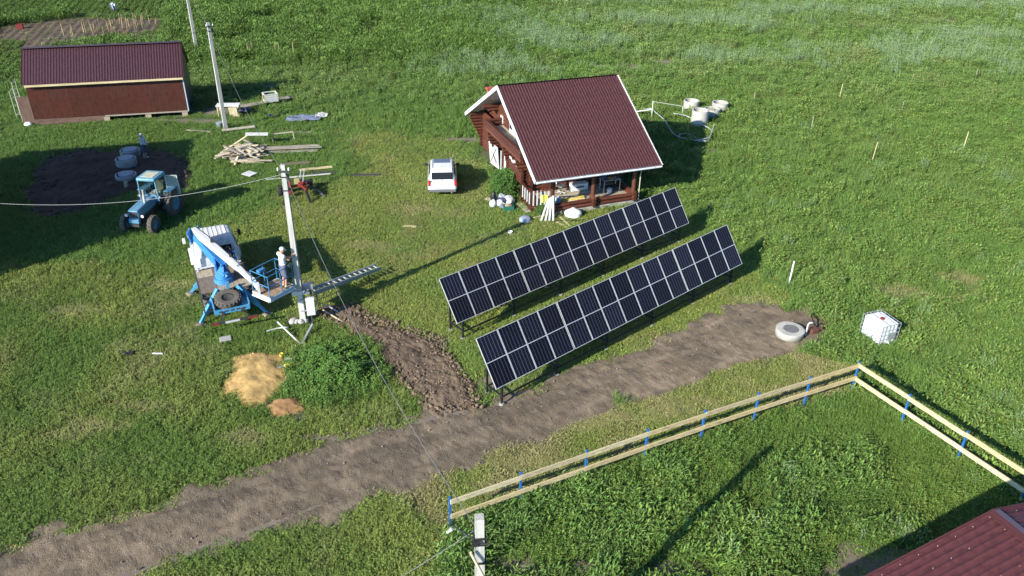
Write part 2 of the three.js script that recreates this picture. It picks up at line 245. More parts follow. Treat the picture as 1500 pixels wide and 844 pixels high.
const PATCH = {
  short(seed) { const B = Blades(seed), R = B.R; for (let i = 0; i < 58; i++) { const [x, z] = disc(R, 0.32); B.blade(x, z, 0.05 + 0.09 * R(), 0.018 + 0.016 * R(), R() * 6.28, 0.3 + 0.7 * R(), R() < 0.12 ? [1.9, 1.5, 1.6] : tone(R, 0.25)); } for (let i = 0; i < 12; i++) { const [x, z] = disc(R, 0.32); B.leaf(x, 0.02 + 0.06 * R(), z, 0.06 + 0.05 * R(), 0.03 + 0.03 * R(), R() * 6.28, 0.3 * R(), tone(R, 0.25)); } return B.build(); },
  meadow(seed) { const B = Blades(seed), R = B.R; for (let i = 0; i < 66; i++) { const [x, z] = disc(R, 0.3); B.blade(x, z, 0.09 + 0.18 * R(), 0.012 + 0.013 * R(), R() * 6.28, 0.2 + 0.7 * R(), tone(R, 0.3)); } for (let i = 0; i < 26; i++) { const [x, z] = disc(R, 0.3); B.leaf(x, 0.05 + 0.16 * R(), z, 0.045 + 0.045 * R(), 0.024 + 0.024 * R(), R() * 6.28, 0.6 * R(), tone(R, 0.28)); } return B.build(); },
  leafy(seed) { const B = Blades(seed), R = B.R; for (let s = 0; s < 15; s++) { const [x, z] = disc(R, 0.28), h = 0.08 + 0.28 * R(), k = tone(R, 0.22); B.blade(x, z, h, 0.012, R() * 6.28, 0.1, k); for (let i = 0; i < 7; i++) { const y = h * (0.3 + 0.7 * i / 6), a = i * 2.4 + R(); B.leaf(x, y, z, 0.045 + 0.045 * R(), 0.026 + 0.026 * R(), a, 0.2 + 0.7 * R() * i / 6, k.map(v => v * (0.85 + 0.3 * R()))); } } for (let i = 0; i < 14; i++) { const [x, z] = disc(R, 0.3); B.blade(x, z, 0.12 + 0.2 * R(), 0.02, R() * 6.28, 0.4 + 0.5 * R(), tone(R, 0.25)); } return B.build(); },
  tall(seed) { const B = Blades(seed), R = B.R; for (let s = 0; s < 12; s++) { const [x, z] = disc(R, 0.34), h = 0.45 + 0.5 * R(), k = tone(R, 0.3), lx = (R() - 0.5) * 0.2, lz = (R() - 0.5) * 0.2; B.blade(x, z, h, 0.016, Math.atan2(lz, lx), 0.2, k); for (let i = 0; i < 6; i++) { const f = 0.25 + 0.75 * i / 5; B.leaf(x + lx * f, h * f, z + lz * f, 0.14 + 0.12 * R(), 0.03 + 0.035 * R(), i * 2.2 + R(), 0.3 + 0.9 * R(), k.map(v => v * (0.85 + 0.3 * R()))); } } return B.build(); },
  silver(seed) { const B = Blades(seed), R = B.R; for (let s = 0; s < 11; s++) { const [x, z] = disc(R, 0.3), h = 0.4 + 0.4 * R(), k = tone(R, 0.22, 0.05); B.blade(x, z, h, 0.012, R() * 6.28, 0.1, k); for (let i = 0; i < 9; i++) { const f = 0.2 + 0.8 * i / 8; B.leaf(x, h * f, z, 0.09 + 0.06 * R(), 0.018 + 0.015 * R(), i * 2.4 + R(), 0.5 + 0.7 * R(), k.map(v => v * (0.9 + 0.2 * R()))); } } return B.build(); },
  crop(seed) { const B = Blades(seed), R = B.R; for (let i = 0; i < 70; i++) { const [x, z] = disc(R, 0.34), r = Math.hypot(x, z) / 0.34, y = 0.08 + 0.42 * (1 - r * r) * (0.6 + 0.4 * R()); B.leaf(x, y, z, 0.12 + 0.08 * R(), 0.06 + 0.05 * R(), Math.atan2(z, x) + (R() - 0.5) * 1.5, 0.5 * R() - 0.2, tone(R, 0.25)); } return B.build(); },
};
const COL = { lush: [0.126, 0.222, 0.038], yellow: [0.198, 0.248, 0.046], straw: [0.34, 0.285, 0.13], dark: [0.062, 0.13, 0.02], deep: [0.102, 0.175, 0.023], silver: [0.235, 0.315, 0.165], pale: [0.16, 0.235, 0.055] };
const mixc = (a, b, t) => [lerp(a[0], b[0], t), lerp(a[1], b[1], t), lerp(a[2], b[2], t)];
// bands of silvery weeds in the far field: centre x, z, half sizes
const silverBands = [[-3, -74, 7, 4], [3, -86, 9, 5], [-6, -96, 8, 5], [22, -79, 12, 3.2], [42, -82, 16, 5], [60, -78, 14, 5.5], [50, -90, 10, 2.5], [20, -95, 14, 4], [35, -103, 12, 3], [70, -100, 10, 6], [14, -107, 12, 3], [-14, -104, 6, 3], [60, -108, 14, 3]];
const dry = [[-15.5,-23.5,1.6,.5],[-14.2,-24.6,1.5,.4],[-16.2,-22.8,1.2,.4],[2.9,-24.0,.9,.5],[4.4,-24.5,1.0,.5],[6.3,-25,1.1,.6],[7.5,-25.6,1,.5],[5.9,-25.7,.8,.4],[12.9,-27,1,.5],[19,-34.5,2.2,.8],[21.5,-34,2,.6],[23,-36,2.5,.7],[-5.6,-43.4,2,.8],[-1.6,-36.4,1.2,.6],[11.6,-33.6,1.4,.5],[-6,-30.6,1,.5],[-16.5,-34,1.5,.6],[-10,-22.9,1.3,.5],[-20.5,-31.5,2,.6],[-7.5,-38.5,1.8,.6],[1,-21.8,1.5,.5],[-.5,-20.6,1,.4]];
const veg = { short: [], meadow: [], leafy: [], tall: [], silver: [], crop: [] };
{
  const R = rng(2024);
  let z = -9.5;
  while (z > -124) {
    const st = clamp(0.18 + (-z - 16) * 0.0042, 0.18, 0.5), half = 6 + (-z) * 0.72;
    for (let x = -half; x <= half; x += st) {
      const X = x + (R() - 0.5) * st * 1.3, Z = z + (R() - 0.5) * st * 1.3, r0 = R(), r1 = R(), r2 = R();
      if (blocked(X, Z)) continue;
      const b = bareness(X, Z); if (r0 < b * 0.997) continue;
      const zm = zd('mown', X, Z), mown = step(1.2, -0.8, zm + 2.2 * (fbm(X * 0.3, Z * 0.3, 201, 3) - 0.5)), fen = zd('fenced', X, Z), far = step(-55, -75, Z), left = step(2, -6, X) * step(-36, -30, Z), verge = zd('verge', X, Z) < 0.3 && fen > -0.1;
      const n1 = fbm(X * 0.12, Z * 0.12, 211, 3), n2 = fbm(X * 0.7, Z * 0.7, 212, 3), n3 = fbm(X * 0.32, Z * 0.32, 213, 3), n4 = fbm(X * 1.8, Z * 1.8, 214, 2);
      let kind = 'meadow', c = COL.lush, s = 1, sc = st / 0.30;
      // default: overgrown field
      c = mixc(COL.lush, COL.pale, clamp((n1 - 0.35) * 1.6)); c = mixc(c, COL.dark, clamp((0.47 - n2) * 2.2)); s = 0.7 + 1.3 * n2; c = mixc(c, COL.yellow, clamp((n3 - 0.56) * 2.2) * 0.6);
      if (r1 < 0.42) kind = 'leafy';
      if (X < 4 && Z > -36 && fen > 0) { c = mixc(COL.deep, COL.yellow, clamp((n3 - 0.33) * 2.6)); c = mixc(c, COL.straw, clamp((n2 - 0.60) * 2.2) * 0.6); s = 0.45 + 0.7 * n3; kind = r1 < 0.35 ? 'leafy' : r1 < 0.6 ? 'short' : 'meadow'; }
      if (X < -12 && Z < -36 && Z > -60) { c = mixc(COL.lush, COL.deep, clamp((0.6 - n3) * 2)); s = 0.5 + 0.7 * n3; }
      if (fen < 0) { kind = r1 < 0.72 ? 'leafy' : 'meadow'; c = mixc(COL.deep, COL.lush, clamp((n2 - 0.3) * 1.8)); c = mixc(c, COL.dark, clamp((0.5 - n3) * 2)); s = 0.75 + 1.1 * n2; c = mixc(c, COL.yellow, clamp((n4 - 0.55) * 2) * 0.5); if (n2 > 0.5 && r2 > 0.6) { kind = 'tall'; s = 0.45 + 0.2 * r1; } if (X > 8 && n3 > 0.5) kind = 'meadow'; if (b > 0.1) s *= 0.6; }
      if (verge) { kind = r1 < 0.5 ? 'short' : 'meadow'; c = mixc(COL.yellow, COL.straw, clamp((n2 - 0.36) * 2.6) * 0.75); s = 0.4 + 0.5 * n2; }
      if (mown > r2) { kind = r1 < 0.82 ? 'short' : 'leafy'; c = mixc(COL.yellow, COL.lush, clamp((0.62 - n3) * 1.9)); c = mixc(c, COL.straw, clamp((n2 - 0.54) * 2.4) * 0.5); s = kind === 'leafy' ? 0.35 : 0.7 + 0.7 * n4; }
      if (X > 8 && X < 48 && !(mown > r2)) { const yb = Math.exp(-(((Z + 67 + 0.16 * (X - 10)) / 3.2) ** 2)); c = mixc(c, COL.yellow, yb * 0.9); s *= 1 - 0.3 * yb; }
      if (b > 0.08) { s *= lerp(1, 0.45, clamp(b * 1.5)); if (r2 < b * 1.6) kind = 'short'; }
      if (mown <= r2 && mown > 0.02 && mown < 0.98) s *= 0.7;
      if (far > r2) {
        c = mixc(COL.lush, COL.pale, clamp((n1 - 0.3) * 2)); c = mixc(c, COL.straw, clamp((n3 - 0.6) * 2.2) * 0.4); kind = r1 < 0.45 ? 'tall' : 'meadow'; s = kind === 'tall' ? 0.45 + 0.5 * n3 : 0.8 + 0.8 * n3;
        const dl = step(8, -16, X) * step(-70, -80, Z); if (dl > r1 * 0.8 && n3 > 0.34) { kind = 'tall'; c = mixc(COL.deep, COL.lush, clamp((n2 - 0.3) * 1.4)); s = 0.7 + 0.6 * n3; }
        if (X > 5 && Z < -92) { c = mixc(c, COL.pale, 0.5); }
        for (const [bx, bz, rx, rz] of silverBands) { const d = Math.hypot((X - bx) / rx, (Z - bz) / rz) + 1.4 * (n3 - 0.5) + 1.1 * (n2 - 0.5); if (d < 0.35 + 0.75 * r1 && r2 > 0.48) { kind = 'silver'; c = mixc(COL.silver, COL.lush, 0.08 + 0.75 * n4 * r1); s = 0.75 + 0.6 * n2; break; } }
      } else if (X > 6 && Z > -62 && r2 > 0.985 && n2 > 0.52 && mown < 0.1 && !verge) { kind = 'silver'; c = mixc(COL.silver, COL.lush, 0.4); s = 0.6 + 0.3 * r1; sc = 1; }
      else if (X > 6 && mown < 0.1 && !verge && fen > 0 && n4 > 0.58) { kind = 'tall'; c = mixc(COL.lush, r1 < 0.5 ? COL.deep : COL.yellow, 0.4); s = 0.38 + 0.35 * n2; }
      if (kind === 'silver' && fen < 0.5 && fen > -9) c = mixc(COL.silver, COL.lush, 0.3);
      const zc = Math.min(zd('crops', X, Z), zd('crops2', X, Z)); if (zc < 0.4 + (n2 - 0.5) * 2) continue;
      { const db = Math.hypot((X + 7.2) / 2.4, (Z + 27.1) / 2.6); if (db < 0.92 && b < 0.3) { kind = 'leafy'; c = mixc(COL.deep, COL.lush, r1); s = 1.0 + 0.8 * n2; } }
      for (const [dx, dz, rx, rz] of dry) { const d = Math.hypot((X - dx) / rx, (Z - dz) / rz) + 1.3 * (n4 - 0.5) + (n2 - 0.5); if (d < 1) { c = mixc(c, COL.straw, 0.75 * (1 - d * 0.6) * (0.4 + 0.6 * r1)); s *= 0.6; if (r2 > 0.5) kind = 'short'; break; } }
      const zg = zd('garden', X, Z); if (zg < 0.3) { kind = 'leafy'; c = mixc(COL.deep, COL.straw, r1 * 0.7); s = 0.6; }
      if (local(SHED, X, Z)[1] > -1.2 && local(SHED, X, Z)[1] < 5.5 && X < -23 && X > -37) s *= 0.6;
      const q = [X, Z, (0.8 + 0.45 * r1) * Math.max(1, sc * 0.9), s * (0.8 + 0.4 * r2), c];
      veg[kind].push(q);
    }
    z -= st * 0.95;
  }
  // crop rows of the kitchen garden
  for (const k of ['crops', 'crops2']) { const b = BOX[k], ux = 0.27, uz = 0.963; for (let a = -130; a < 130; a += 0.85) for (let t = -160; t < 60; t += 0.36) { const X = a * uz + t * ux, Z = -a * ux + t * uz; if (X < b[0] || X > b[1] || Z < b[2] || Z > b[3] || X < -75) continue; if (sd(ZONE[k], X, Z) > 0.2 || R() < 0.1) continue; const n = fbm(X * 0.3, Z * 0.3, 231, 3); veg.crop.push([X + (R() - 0.5) * 0.12, Z + (R() - 0.5) * 0.12, 0.8 + 0.4 * R(), 0.55 + 0.7 * n, mixc(COL.deep, COL.lush, n)]); } }
  for (let i = 0; i < 420; i++) { const X = lerp(-44, -36.5, R()), Z = lerp(-91.5, -82, R()); if (sd(ZONE.garden, X, Z) < 0 && fbm(X * 0.4, Z * 0.4, 235, 2) > 0.45) veg.crop.push([X, Z, 0.6 + 0.4 * R(), 0.6, mixc(COL.deep, COL.lush, 0.6 * R())]); }
  for (let i = 0; i < 260; i++) { const X = lerp(-29, -15.5, R()), Z = -76.3 + (R() - 0.5) * 1.6 - (X + 22) * 0.12; veg.crop.push([X, Z, 0.7 + 0.5 * R(), 1.5 + 0.8 * R(), mixc(COL.deep, COL.lush, 0.5 * R())]); }
}
const VEG = { short: ['mown_grass', 'short yellowish mown grass of the yard'], meadow: ['meadow_grass', 'overgrown green meadow grass'], leafy: ['broadleaf_weeds', 'low broadleaf weeds among the grass'], tall: ['tall_weeds', 'tall green weeds in the far field'], silver: ['silvery_wormwood', 'silvery grey green wormwood bands in the far field'], crop: ['potato_rows', 'rows of dark green potato plants in the garden'] };
const leafM = new THREE.MeshStandardMaterial({ color: 0xffffff, roughness: 0.75, vertexColors: true, side: THREE.DoubleSide });
let vegCount = 0;
for (const k in veg) {
  const L = veg[k], NV = 4, R = rng(900 + k.length); const by = Array.from({ length: NV }, () => []); L.forEach(q => by[Math.floor(R() * NV)].push(q));
  by.forEach((A, v) => {
    if (!A.length) return; const im = new THREE.InstancedMesh(PATCH[k](v * 31 + k.length * 7 + 5), leafM, A.length), o = new THREE.Object3D();
    A.forEach(([x, z, s, h, c], i) => { o.position.set(x, gy(x, z) - 0.01, z); o.rotation.set(0, R() * 6.283, 0); o.scale.set(s, h * (0.5 + 0.5 * s), s); o.updateMatrix(); im.setMatrixAt(i, o.matrix); const j = 0.85 + 0.3 * R(); im.setColorAt(i, lin(c[0] * j, c[1] * j, c[2] * j)); });
    im.name = numbered(VEG[k][0]); im.userData = { kind: 'stuff', label: VEG[k][1] }; im.castShadow = im.receiveShadow = true; scene.add(im); vegCount += A.length;
  });
}
console.log('vegetation patches', vegCount, Object.fromEntries(Object.entries(veg).map(([k, v]) => [k, v.length])));

// ---------------------------------------------------------------- materials
const wood = (c, r = 0.8) => mat(c, r, { map: woodTex });
const M = {
  concrete: mat([0.47, 0.45, 0.40], 0.9, { map: grain, bumpMap: grain, bumpScale: 0.004 }), concreteOld: mat([0.36, 0.345, 0.32], 0.9, { map: grain }),
  white: mat([0.7, 0.7, 0.69], 0.45, { map: grain }), whiteWood: mat([0.74, 0.73, 0.69], 0.6, { map: grain }), offWhite: mat([0.62, 0.61, 0.57], 0.6, { map: grain }),
  black: mat([0.018, 0.018, 0.019], 0.5), blackSteel: mat([0.02, 0.02, 0.021], 0.55, { metalness: 0.2 }), rubber: mat([0.03, 0.029, 0.027], 0.85, { map: grain }),
  tyreDusty: mat([0.12, 0.10, 0.082], 0.9, { map: grain }), alu: mat([0.66, 0.66, 0.65], 0.45, { metalness: 0.3 }), galv: mat([0.5, 0.53, 0.55], 0.45, { metalness: 0.5, map: grain }),
  blue: mat([0.05, 0.23, 0.56], 0.42, { map: grain }), cyan: mat([0.085, 0.33, 0.54], 0.5, { map: grain }), tractorBlue: mat([0.10, 0.25, 0.38], 0.5, { map: grain }), postBlue: mat([0.02, 0.12, 0.34], 0.5),
  glass: pmat([0.02, 0.022, 0.025], 0.14, { specularIntensity: 0.6 }), paleGlass: pmat([0.78, 0.84, 0.84], 0.05, { transmission: 1, thickness: 0 }),
  red: mat([0.24, 0.026, 0.02], 0.6, { map: grain }), tail: pmat([0.55, 0.02, 0.02], 0.2, { clearcoat: 0.6 }), yellow: mat([0.75, 0.55, 0.08], 0.6), orange: mat([0.7, 0.3, 0.05], 0.6),
  pine: wood([0.68, 0.57, 0.34]), pinePale: wood([0.7, 0.61, 0.40]), board: wood([0.43, 0.37, 0.28]), boardGrey: wood([0.36, 0.33, 0.28]), boardPale: wood([0.55, 0.50, 0.41]), boardDark: wood([0.2, 0.16, 0.12]),
  carPaint: pmat([0.82, 0.82, 0.82], 0.3, { clearcoat: 0.8, clearcoatRoughness: 0.08 }), grey: mat([0.14, 0.14, 0.14], 0.6), dark: mat([0.05, 0.048, 0.046], 0.7, { map: grain }),
  tarp: mat([0.24, 0.26, 0.40], 0.5, { map: grain }), skin: mat([0.5, 0.28, 0.19], 0.6), plastic: mat([0.8, 0.81, 0.82], 0.35),
};
M.basketBlue = mat([0.045, 0.2, 0.38], 0.5, { map: grain });
const LOGS = [[0.098, 0.030, 0.018], [0.115, 0.036, 0.021], [0.085, 0.027, 0.017], [0.13, 0.045, 0.027]].map(c => mat(c, 0.5, { map: woodTex }));
const LOGEND = mat([0.2, 0.1, 0.06], 0.8, { map: grain });

// ---------------------------------------------------------------- solar arrays
const cellTex = (() => { // six columns by twelve half cells, silver grid lines and busbars
  const W = 384, H = 384, d = new Uint8Array(W * H * 4), R = rng(5); const tint = Array.from({ length: 72 }, () => 0.85 + 0.3 * R());
  for (let j = 0; j < H; j++) for (let i = 0; i < W; i++) {
    const u = i / W * 6, v = j / H * 12, fu = u - Math.floor(u), fv = v - Math.floor(v), t = tint[Math.floor(v) * 6 + Math.floor(u)];
    const eu = Math.min(fu, 1 - fu), ev = Math.min(fv, 1 - fv); let c = [0.055 * t, 0.058 * t, 0.088 * t];
    if (Math.abs((fu * 5) % 1 - 0.5) > 0.47) c = [0.10, 0.105, 0.15];
    if (ev < 0.05) c = [0.27, 0.28, 0.33];
    if (eu < 0.04) c = [0.44, 0.45, 0.5];
    const k = 4 * (j * W + i); d[k] = 255 * c[0]; d[k + 1] = 255 * c[1]; d[k + 2] = 255 * c[2]; d[k + 3] = 255;
  }
  const t = new THREE.DataTexture(d, W, H); t.colorSpace = THREE.SRGBColorSpace; t.magFilter = THREE.LinearFilter; t.minFilter = THREE.LinearMipmapLinearFilter; t.generateMipmaps = true; t.needsUpdate = true; return t;
})();
M.cells = pmat(0xffffff, 0.35, { map: cellTex, specularIntensity: 0.35 });
M.cellSet = [0.82, 0.95, 1.08, 1.25].map((k, i) => { const m = M.cells.clone(); m.color.setRGB(k, k, k * (1 + 0.03 * i)); m.roughness = 0.28 + 0.05 * i; return m; });
const TILT = 0.9457, PW = 1.04, PL = 2.094, LOW = 1.077;
function solarArray(label, pos) {
  const t = thing('solar_array', label, 'solar panels', [pos[0], 0, pos[1]], 0.7241, 'ground mounted solar arrays');
  const up = (x, q, off = 0) => [x, LOW + q * Math.sin(TILT) + off * Math.cos(TILT), -q * Math.cos(TILT) + off * Math.sin(TILT)];
  const slab = (w, h, d, x, q, off) => box(w, h, d).rotateX(-(Math.PI / 2 - TILT)).translate(...up(x, q, off)); // w along row, h up the slope
  const rim = 0.022, frameG = merge([box(PW, rim, 0.036, 0, -PL / 2 + rim / 2, 0), box(PW, rim, 0.036, 0, PL / 2 - rim / 2, 0), box(rim, PL - 2 * rim, 0.036, -PW / 2 + rim / 2, 0, 0), box(rim, PL - 2 * rim, 0.036, PW / 2 - rim / 2, 0, 0), box(PW - 2 * rim, 0.034, 0.02, 0, 0, 0.004)]);
  const halfH = PL / 2 - rim - 0.017, cellG = box(PW - 2 * rim, halfH, 0.016);
  { const uv = cellG.attributes.uv, p = cellG.attributes.position; for (let i = 0; i < uv.count; i++) uv.setXY(i, p.getX(i) / (PW - 2 * rim) + 0.5, p.getY(i) / halfH + 0.5); }
  const xs = []; let x = 0; for (let i = 0; i < 15; i++) { if (i === 4 || i === 11) x += 0.03; xs.push(x + PW / 2); x += PW + 0.02; }
  const R = rng(7);
  xs.forEach(cx => {
    const f = part(t, 'solar_panel', frameG, M.alu); f.position.set(...up(cx, PL / 2, 0)); f.rotation.x = -(Math.PI / 2 - TILT) + (R() - 0.5) * 0.006; f.rotation.order = 'YXZ';
    for (const s of [-1, 1]) part(f, 'cell_field', cellG, M.cellSet[Math.floor(R() * 4)]).position.set(0, s * (halfH / 2 + 0.017), 0.003);
  });
  const W = x - 0.02, posts = []; for (let i = 0; i < 6; i++) posts.push(0.47 + (W - 0.94) * i / 5);
  const hAt = q => LOW + q * Math.tan(TILT) - 0.09, tf = 0.21, tb = 1.12;
  for (const px of posts) {
    part(t, 'post', box(0.07, hAt(tf), 0.07, px, hAt(tf) / 2, -tf), M.blackSteel); part(t, 'post', box(0.07, hAt(tb), 0.07, px, hAt(tb) / 2, -tb), M.blackSteel);
    part(t, 'cross_beam', box(0.06, 0.06, tb - tf - 0.07, px, 0.42, -(tf + tb) / 2), M.blackSteel);
    part(t, 'brace', beam([px + 0.04, 0.5, -tf - 0.05], [px + 0.04, hAt(tb) * 0.75, -tb + 0.05], 0.03, 0.03), M.blackSteel);
    part(t, 'rafter', slab(0.06, 1.8, 0.06, px, PL / 2, -0.12), M.blackSteel);
    for (const q of [tf, tb]) part(t, 'footing', new THREE.CylinderGeometry(0.1, 0.11, 0.07, 12).translate(px, 0.03, -q), M.concreteOld);
  }
  for (const q of [0.45, 1.65]) part(t, 'purlin', slab(W - 0.1, 0.05, 0.05, W / 2, q, -0.055), M.blackSteel);
  for (const q of [tf, tb]) part(t, 'rail', box(W - 0.9, 0.055, 0.055, W / 2, 0.42, -q + 0.065), M.blackSteel);
  return t;
}
solarArray('front row of dark solar panels on black posts, nearer the dirt track', [-0.538, -24.717]);
solarArray('rear row of dark solar panels on black posts, nearer the log house', [-2.354, -29.302]);

// ---------------------------------------------------------------- log house
function metalRoof(L, t0, h0, t1, h1, wave, amp, course, sub = 5) { // ribbed sheet metal from (t0,h0) up to (t1,h1), local x = along, z = -t
  const nx = Math.round(L / wave) * sub, S = Math.hypot(t1 - t0, h1 - h0), nc = course ? Math.round(S / course) : 1, rows = []; for (let c = 0; c < nc; c++) rows.push([c / nc + 1e-4, 0.007], [(c + 1) / nc - 1e-4, 0]);
  if (!course) { rows.length = 0; rows.push([0, 0], [1, 0]); }
  const nh = (t1 - t0) / S, nt = -(h1 - h0) / S;
  return sheet(nx, rows.length - 1, (u, v) => { const [q, lift] = rows[Math.round(v * (rows.length - 1))], ph = u * L / wave * 2 * Math.PI, a = amp * (course ? Math.cos(ph) : Math.pow(0.5 + 0.5 * Math.cos(ph), 3)) + (course ? lift : 0); return [u * L, lerp(h0, h1, q) + Math.abs(nh) * a, -(lerp(t0, t1, q) + nt * a), u * L, q * S]; });
}
{
  const H = thing('log_house', 'brown log house with maroon metal roof, white trim and open porch', 'house', [HOUSE.o[0], 0, HOUSE.o[1]], HOUSE.a);
  const EV = 2.6, RD = 6.17, D = 6.372, L = 8.015, K = (RD - EV) / D;
  const roofM = pmat([0.082, 0.030, 0.029], 0.45, { map: grain, clearcoat: 0.1, clearcoatRoughness: 0.4 });
  part(H, 'roof_slope', metalRoof(L, -0.05, EV - 0.03, D, RD, 0.1855, 0.017, 0.35), roofM);
  part(H, 'roof_slope', metalRoof(L, 2 * D + 0.05, EV - 0.03, D, RD, 0.1855, 0.017, 0.35), roofM);
  part(H, 'ridge_cap', new THREE.CylinderGeometry(0.11, 0.11, L, 10, 1, false, 0, Math.PI).rotateZ(Math.PI / 2).rotateX(-Math.PI / 2).translate(L / 2, RD - 0.03, -D), roofM);
  const slope = Math.atan(K), SL = Math.hypot(D, RD - EV);
  for (const s of [0, 1]) { // soffit boards under both slopes
    const g = box(L - 0.08, 0.03, SL - 0.1); g.rotateX(s ? -slope : slope); g.translate(L / 2, (EV + RD) / 2 - 0.14, s ? -1.5 * D : -0.5 * D); part(H, 'soffit', g, M.offWhite);
  }
  for (const x of [-0.02, L + 0.02]) for (const s of [0, 1]) part(H, 'bargeboard', beam([x, EV - 0.1, s ? -2 * D : 0.0], [x, RD - 0.06, -D], 0.05, 0.24), M.white);
  part(H, 'fascia', box(L - 0.1, 0.18, 0.03, L / 2, EV - 0.13, -0.03), M.white); part(H, 'fascia', box(L - 0.1, 0.18, 0.03, L / 2, EV - 0.13, -2 * D + 0.03), M.white);
  part(H, 'gutter', new THREE.CylinderGeometry(0.07, 0.07, L, 10, 1, true, -Math.PI / 2, Math.PI).rotateX(Math.PI).rotateZ(Math.PI / 2).translate(L / 2, EV - 0.06, 0.09), M.white);
  for (let i = 0; i < 7; i++) part(H, 'gutter_bracket', box(0.03, 0.05, 0.12, 0.6 + i * 1.15, EV - 0.12, 0.06), M.galv);
  const R = rng(77), log = (a, b, r = 0.118) => { const p = part(H, 'log', bar(a, b, r, r, 12), LOGS[Math.floor(R() * LOGS.length)]); return p; };
  const P = 0.215, SW = 1.0, SE = 6.95, TF = 3.25, TB = 11.9; // walls: left, right, front, back
  const roofT = h => (h - EV + 0.27) / K; // depth at which the roof is that high
  for (let k = 0; k < 12; k++) { const h = 0.42 + k * P, o = 0.25; log([SW, h, -TF + o], [SW, h, -TB - o]); log([SE, h, -TF + o], [SE, h, -TB - o]); log([SW - o, h + P / 2, -TB], [SE + o, h + P / 2, -TB]); }
  for (let k = 0; k < 16; k++) { const h = 0.42 + k * P; log([SW - 0.25, h + P / 2, -TF], [SE + 0.25, h + P / 2, -TF]); }
  for (let k = 0; k < 14; k++) { const h = 3.0 + k * P, t = Math.max(roofT(h + 0.1) + 0.15, 1.2); if (t > D - 0.25) break; log([SW + 0.25, h, -t], [SW + 0.25, h, -(2 * D - t)]); log([SE, h, -t], [SE, h, -(2 * D - t)]); }
  // log brackets that step out to carry the balcony and the eaves
  const stepOut = [0.06, 0.06, 0.14, 0.25, 0.36, 0.47, 0.58, 0.68, 0.76, 0.8];
  for (const [t, top, n] of [[TB, 2.72, 10], [8.3, 2.62, 7], [5.5, 2.62, 7], [TF, 2.62, 7]]) for (let k = 0; k < n; k++) log([stepOut[k], top - k * P, -t], [SW + 0.2, top - k * P, -t], 0.112);
  for (const [t, h] of [[D, 5.62], [9.35, 4.0], [3.4, 4.0]]) log([0.1, h, -t], [SW + 0.6, h, -t], 0.13);
  for (const [t, h] of [[9.35, 3.78], [3.4, 3.78]]) log([0.45, h, -t], [SW + 0.6, h, -t], 0.11);
  // balcony
  for (let i = 0; i < 7; i++) part(H, 'balcony_board', box(0.15, 0.04, 6.0, 0.24 + i * 0.158, 2.98, -5.5), M.boardPale);
  for (let k = 0; k < 3; k++) log([0.08, 2.86 + k * P, -2.35], [0.08, 2.86 + k * P, -8.65]);
  part(H, 'handrail', box(0.16, 0.05, 6.3, 0.08, 3.43, -5.5), LOGS[2]);
  for (const t of [2.55, 8.45]) for (let k = 0; k < 3; k++) log([0.0, 2.97 + k * P, -t], [1.1, 2.97 + k * P, -t], 0.1);
  const w = part(H, 'balcony_door', box(0.06, 1.9, 1.5, SW + 0.12, 3.95, -D), M.white); part(w, 'pane', box(0.02, 1.5, 0.6, SW + 0.085, 4.0, -D - 0.36), M.glass); part(w, 'pane', box(0.02, 1.5, 0.6, SW + 0.085, 4.0, -D + 0.36), M.glass);
  part(H, 'window_frame', box(0.05, 0.5, 0.4, SW + 0.1, 3.35, -8.5), M.white);
  // left side under the balcony: white door sheet, boards, log screen by the steps
  part(H, 'white_door', box(0.05, 1.5, 1.3, 0.52, 1.05, -8.35, 0, 0.1, 0.08), M.white); part(H, 'door_brace', beam([0.48, 0.4, -8.9], [0.48, 1.7, -7.8], 0.03, 0.05), LOGS[2]); part(H, 'door_brace', beam([0.47, 1.5, -8.9], [0.47, 0.7, -7.8], 0.03, 0.05), LOGS[2]);
  part(H, 'white_board', box(0.04, 1.3, 0.1, 0.5, 1.2, -6.95), M.white); part(H, 'white_board', box(0.04, 1.25, 0.1, 0.5, 1.5, -6.3, 0.06), M.white); part(H, 'white_board', box(0.04, 0.4, 0.35, 0.5, 1.25, -6.1), M.white);
  for (let k = 0; k < 5; k++) log([0.42, 1.2 + k * 0.19, -3.05], [0.42, 1.2 + k * 0.19, -5.2], 0.1);
  for (let k = 0; k < 9; k++) log([0.35, 0.45 + k * P, -5.6], [SW, 0.45 + k * P, -5.6], 0.11);
  for (const [y, t0, t1] of [[2.22, 4.9, 4.55], [2.12, 4.55, 4.2], [2.22, 4.2, 3.8], [2.08, 3.8, 3.3]]) part(H, 'white_trim', box(0.03, 0.14, t0 - t1, 0.3, y, -(t0 + t1) / 2), M.white);
  // porch
  part(H, 'foundation', [box(5.7, 0.22, 2.7, 4.05, 0.11, -2.0), box(5.6, 0.3, 8.5, 4.05, 0.15, -7.6)], M.concreteOld);
  { const g = []; for (let i = 0; i < 22; i++) for (let r = 0; r < 2; r++) { const m = part(H, 'brick', box(0.24, 0.09, 0.06, 1.5 + i * 0.26 + (r ? 0.12 : 0), 0.07 + r * 0.1, -0.63 + 0.012 * R()), R() < 0.5 ? M.concrete : M.concreteOld); } }
  for (let i = 0; i < 15; i++) part(H, 'porch_board', box(5.6, 0.04, 0.165, 4.05, 0.43, -0.85 - i * 0.17), [M.board, M.boardGrey, M.boardPale][i % 3]);
  for (const [a, b] of [[1.42, 3.9], [4.1, 6.75]]) for (let k = 0; k < 2; k++) log([a, 0.34 + k * 0.24, -0.72], [b, 0.34 + k * 0.24, -0.72], 0.125);
  for (let k = 0; k < 2; k++) log([6.7, 0.44 + k * 0.24, -0.5], [6.7, 0.44 + k * 0.24, -3.2], 0.12);
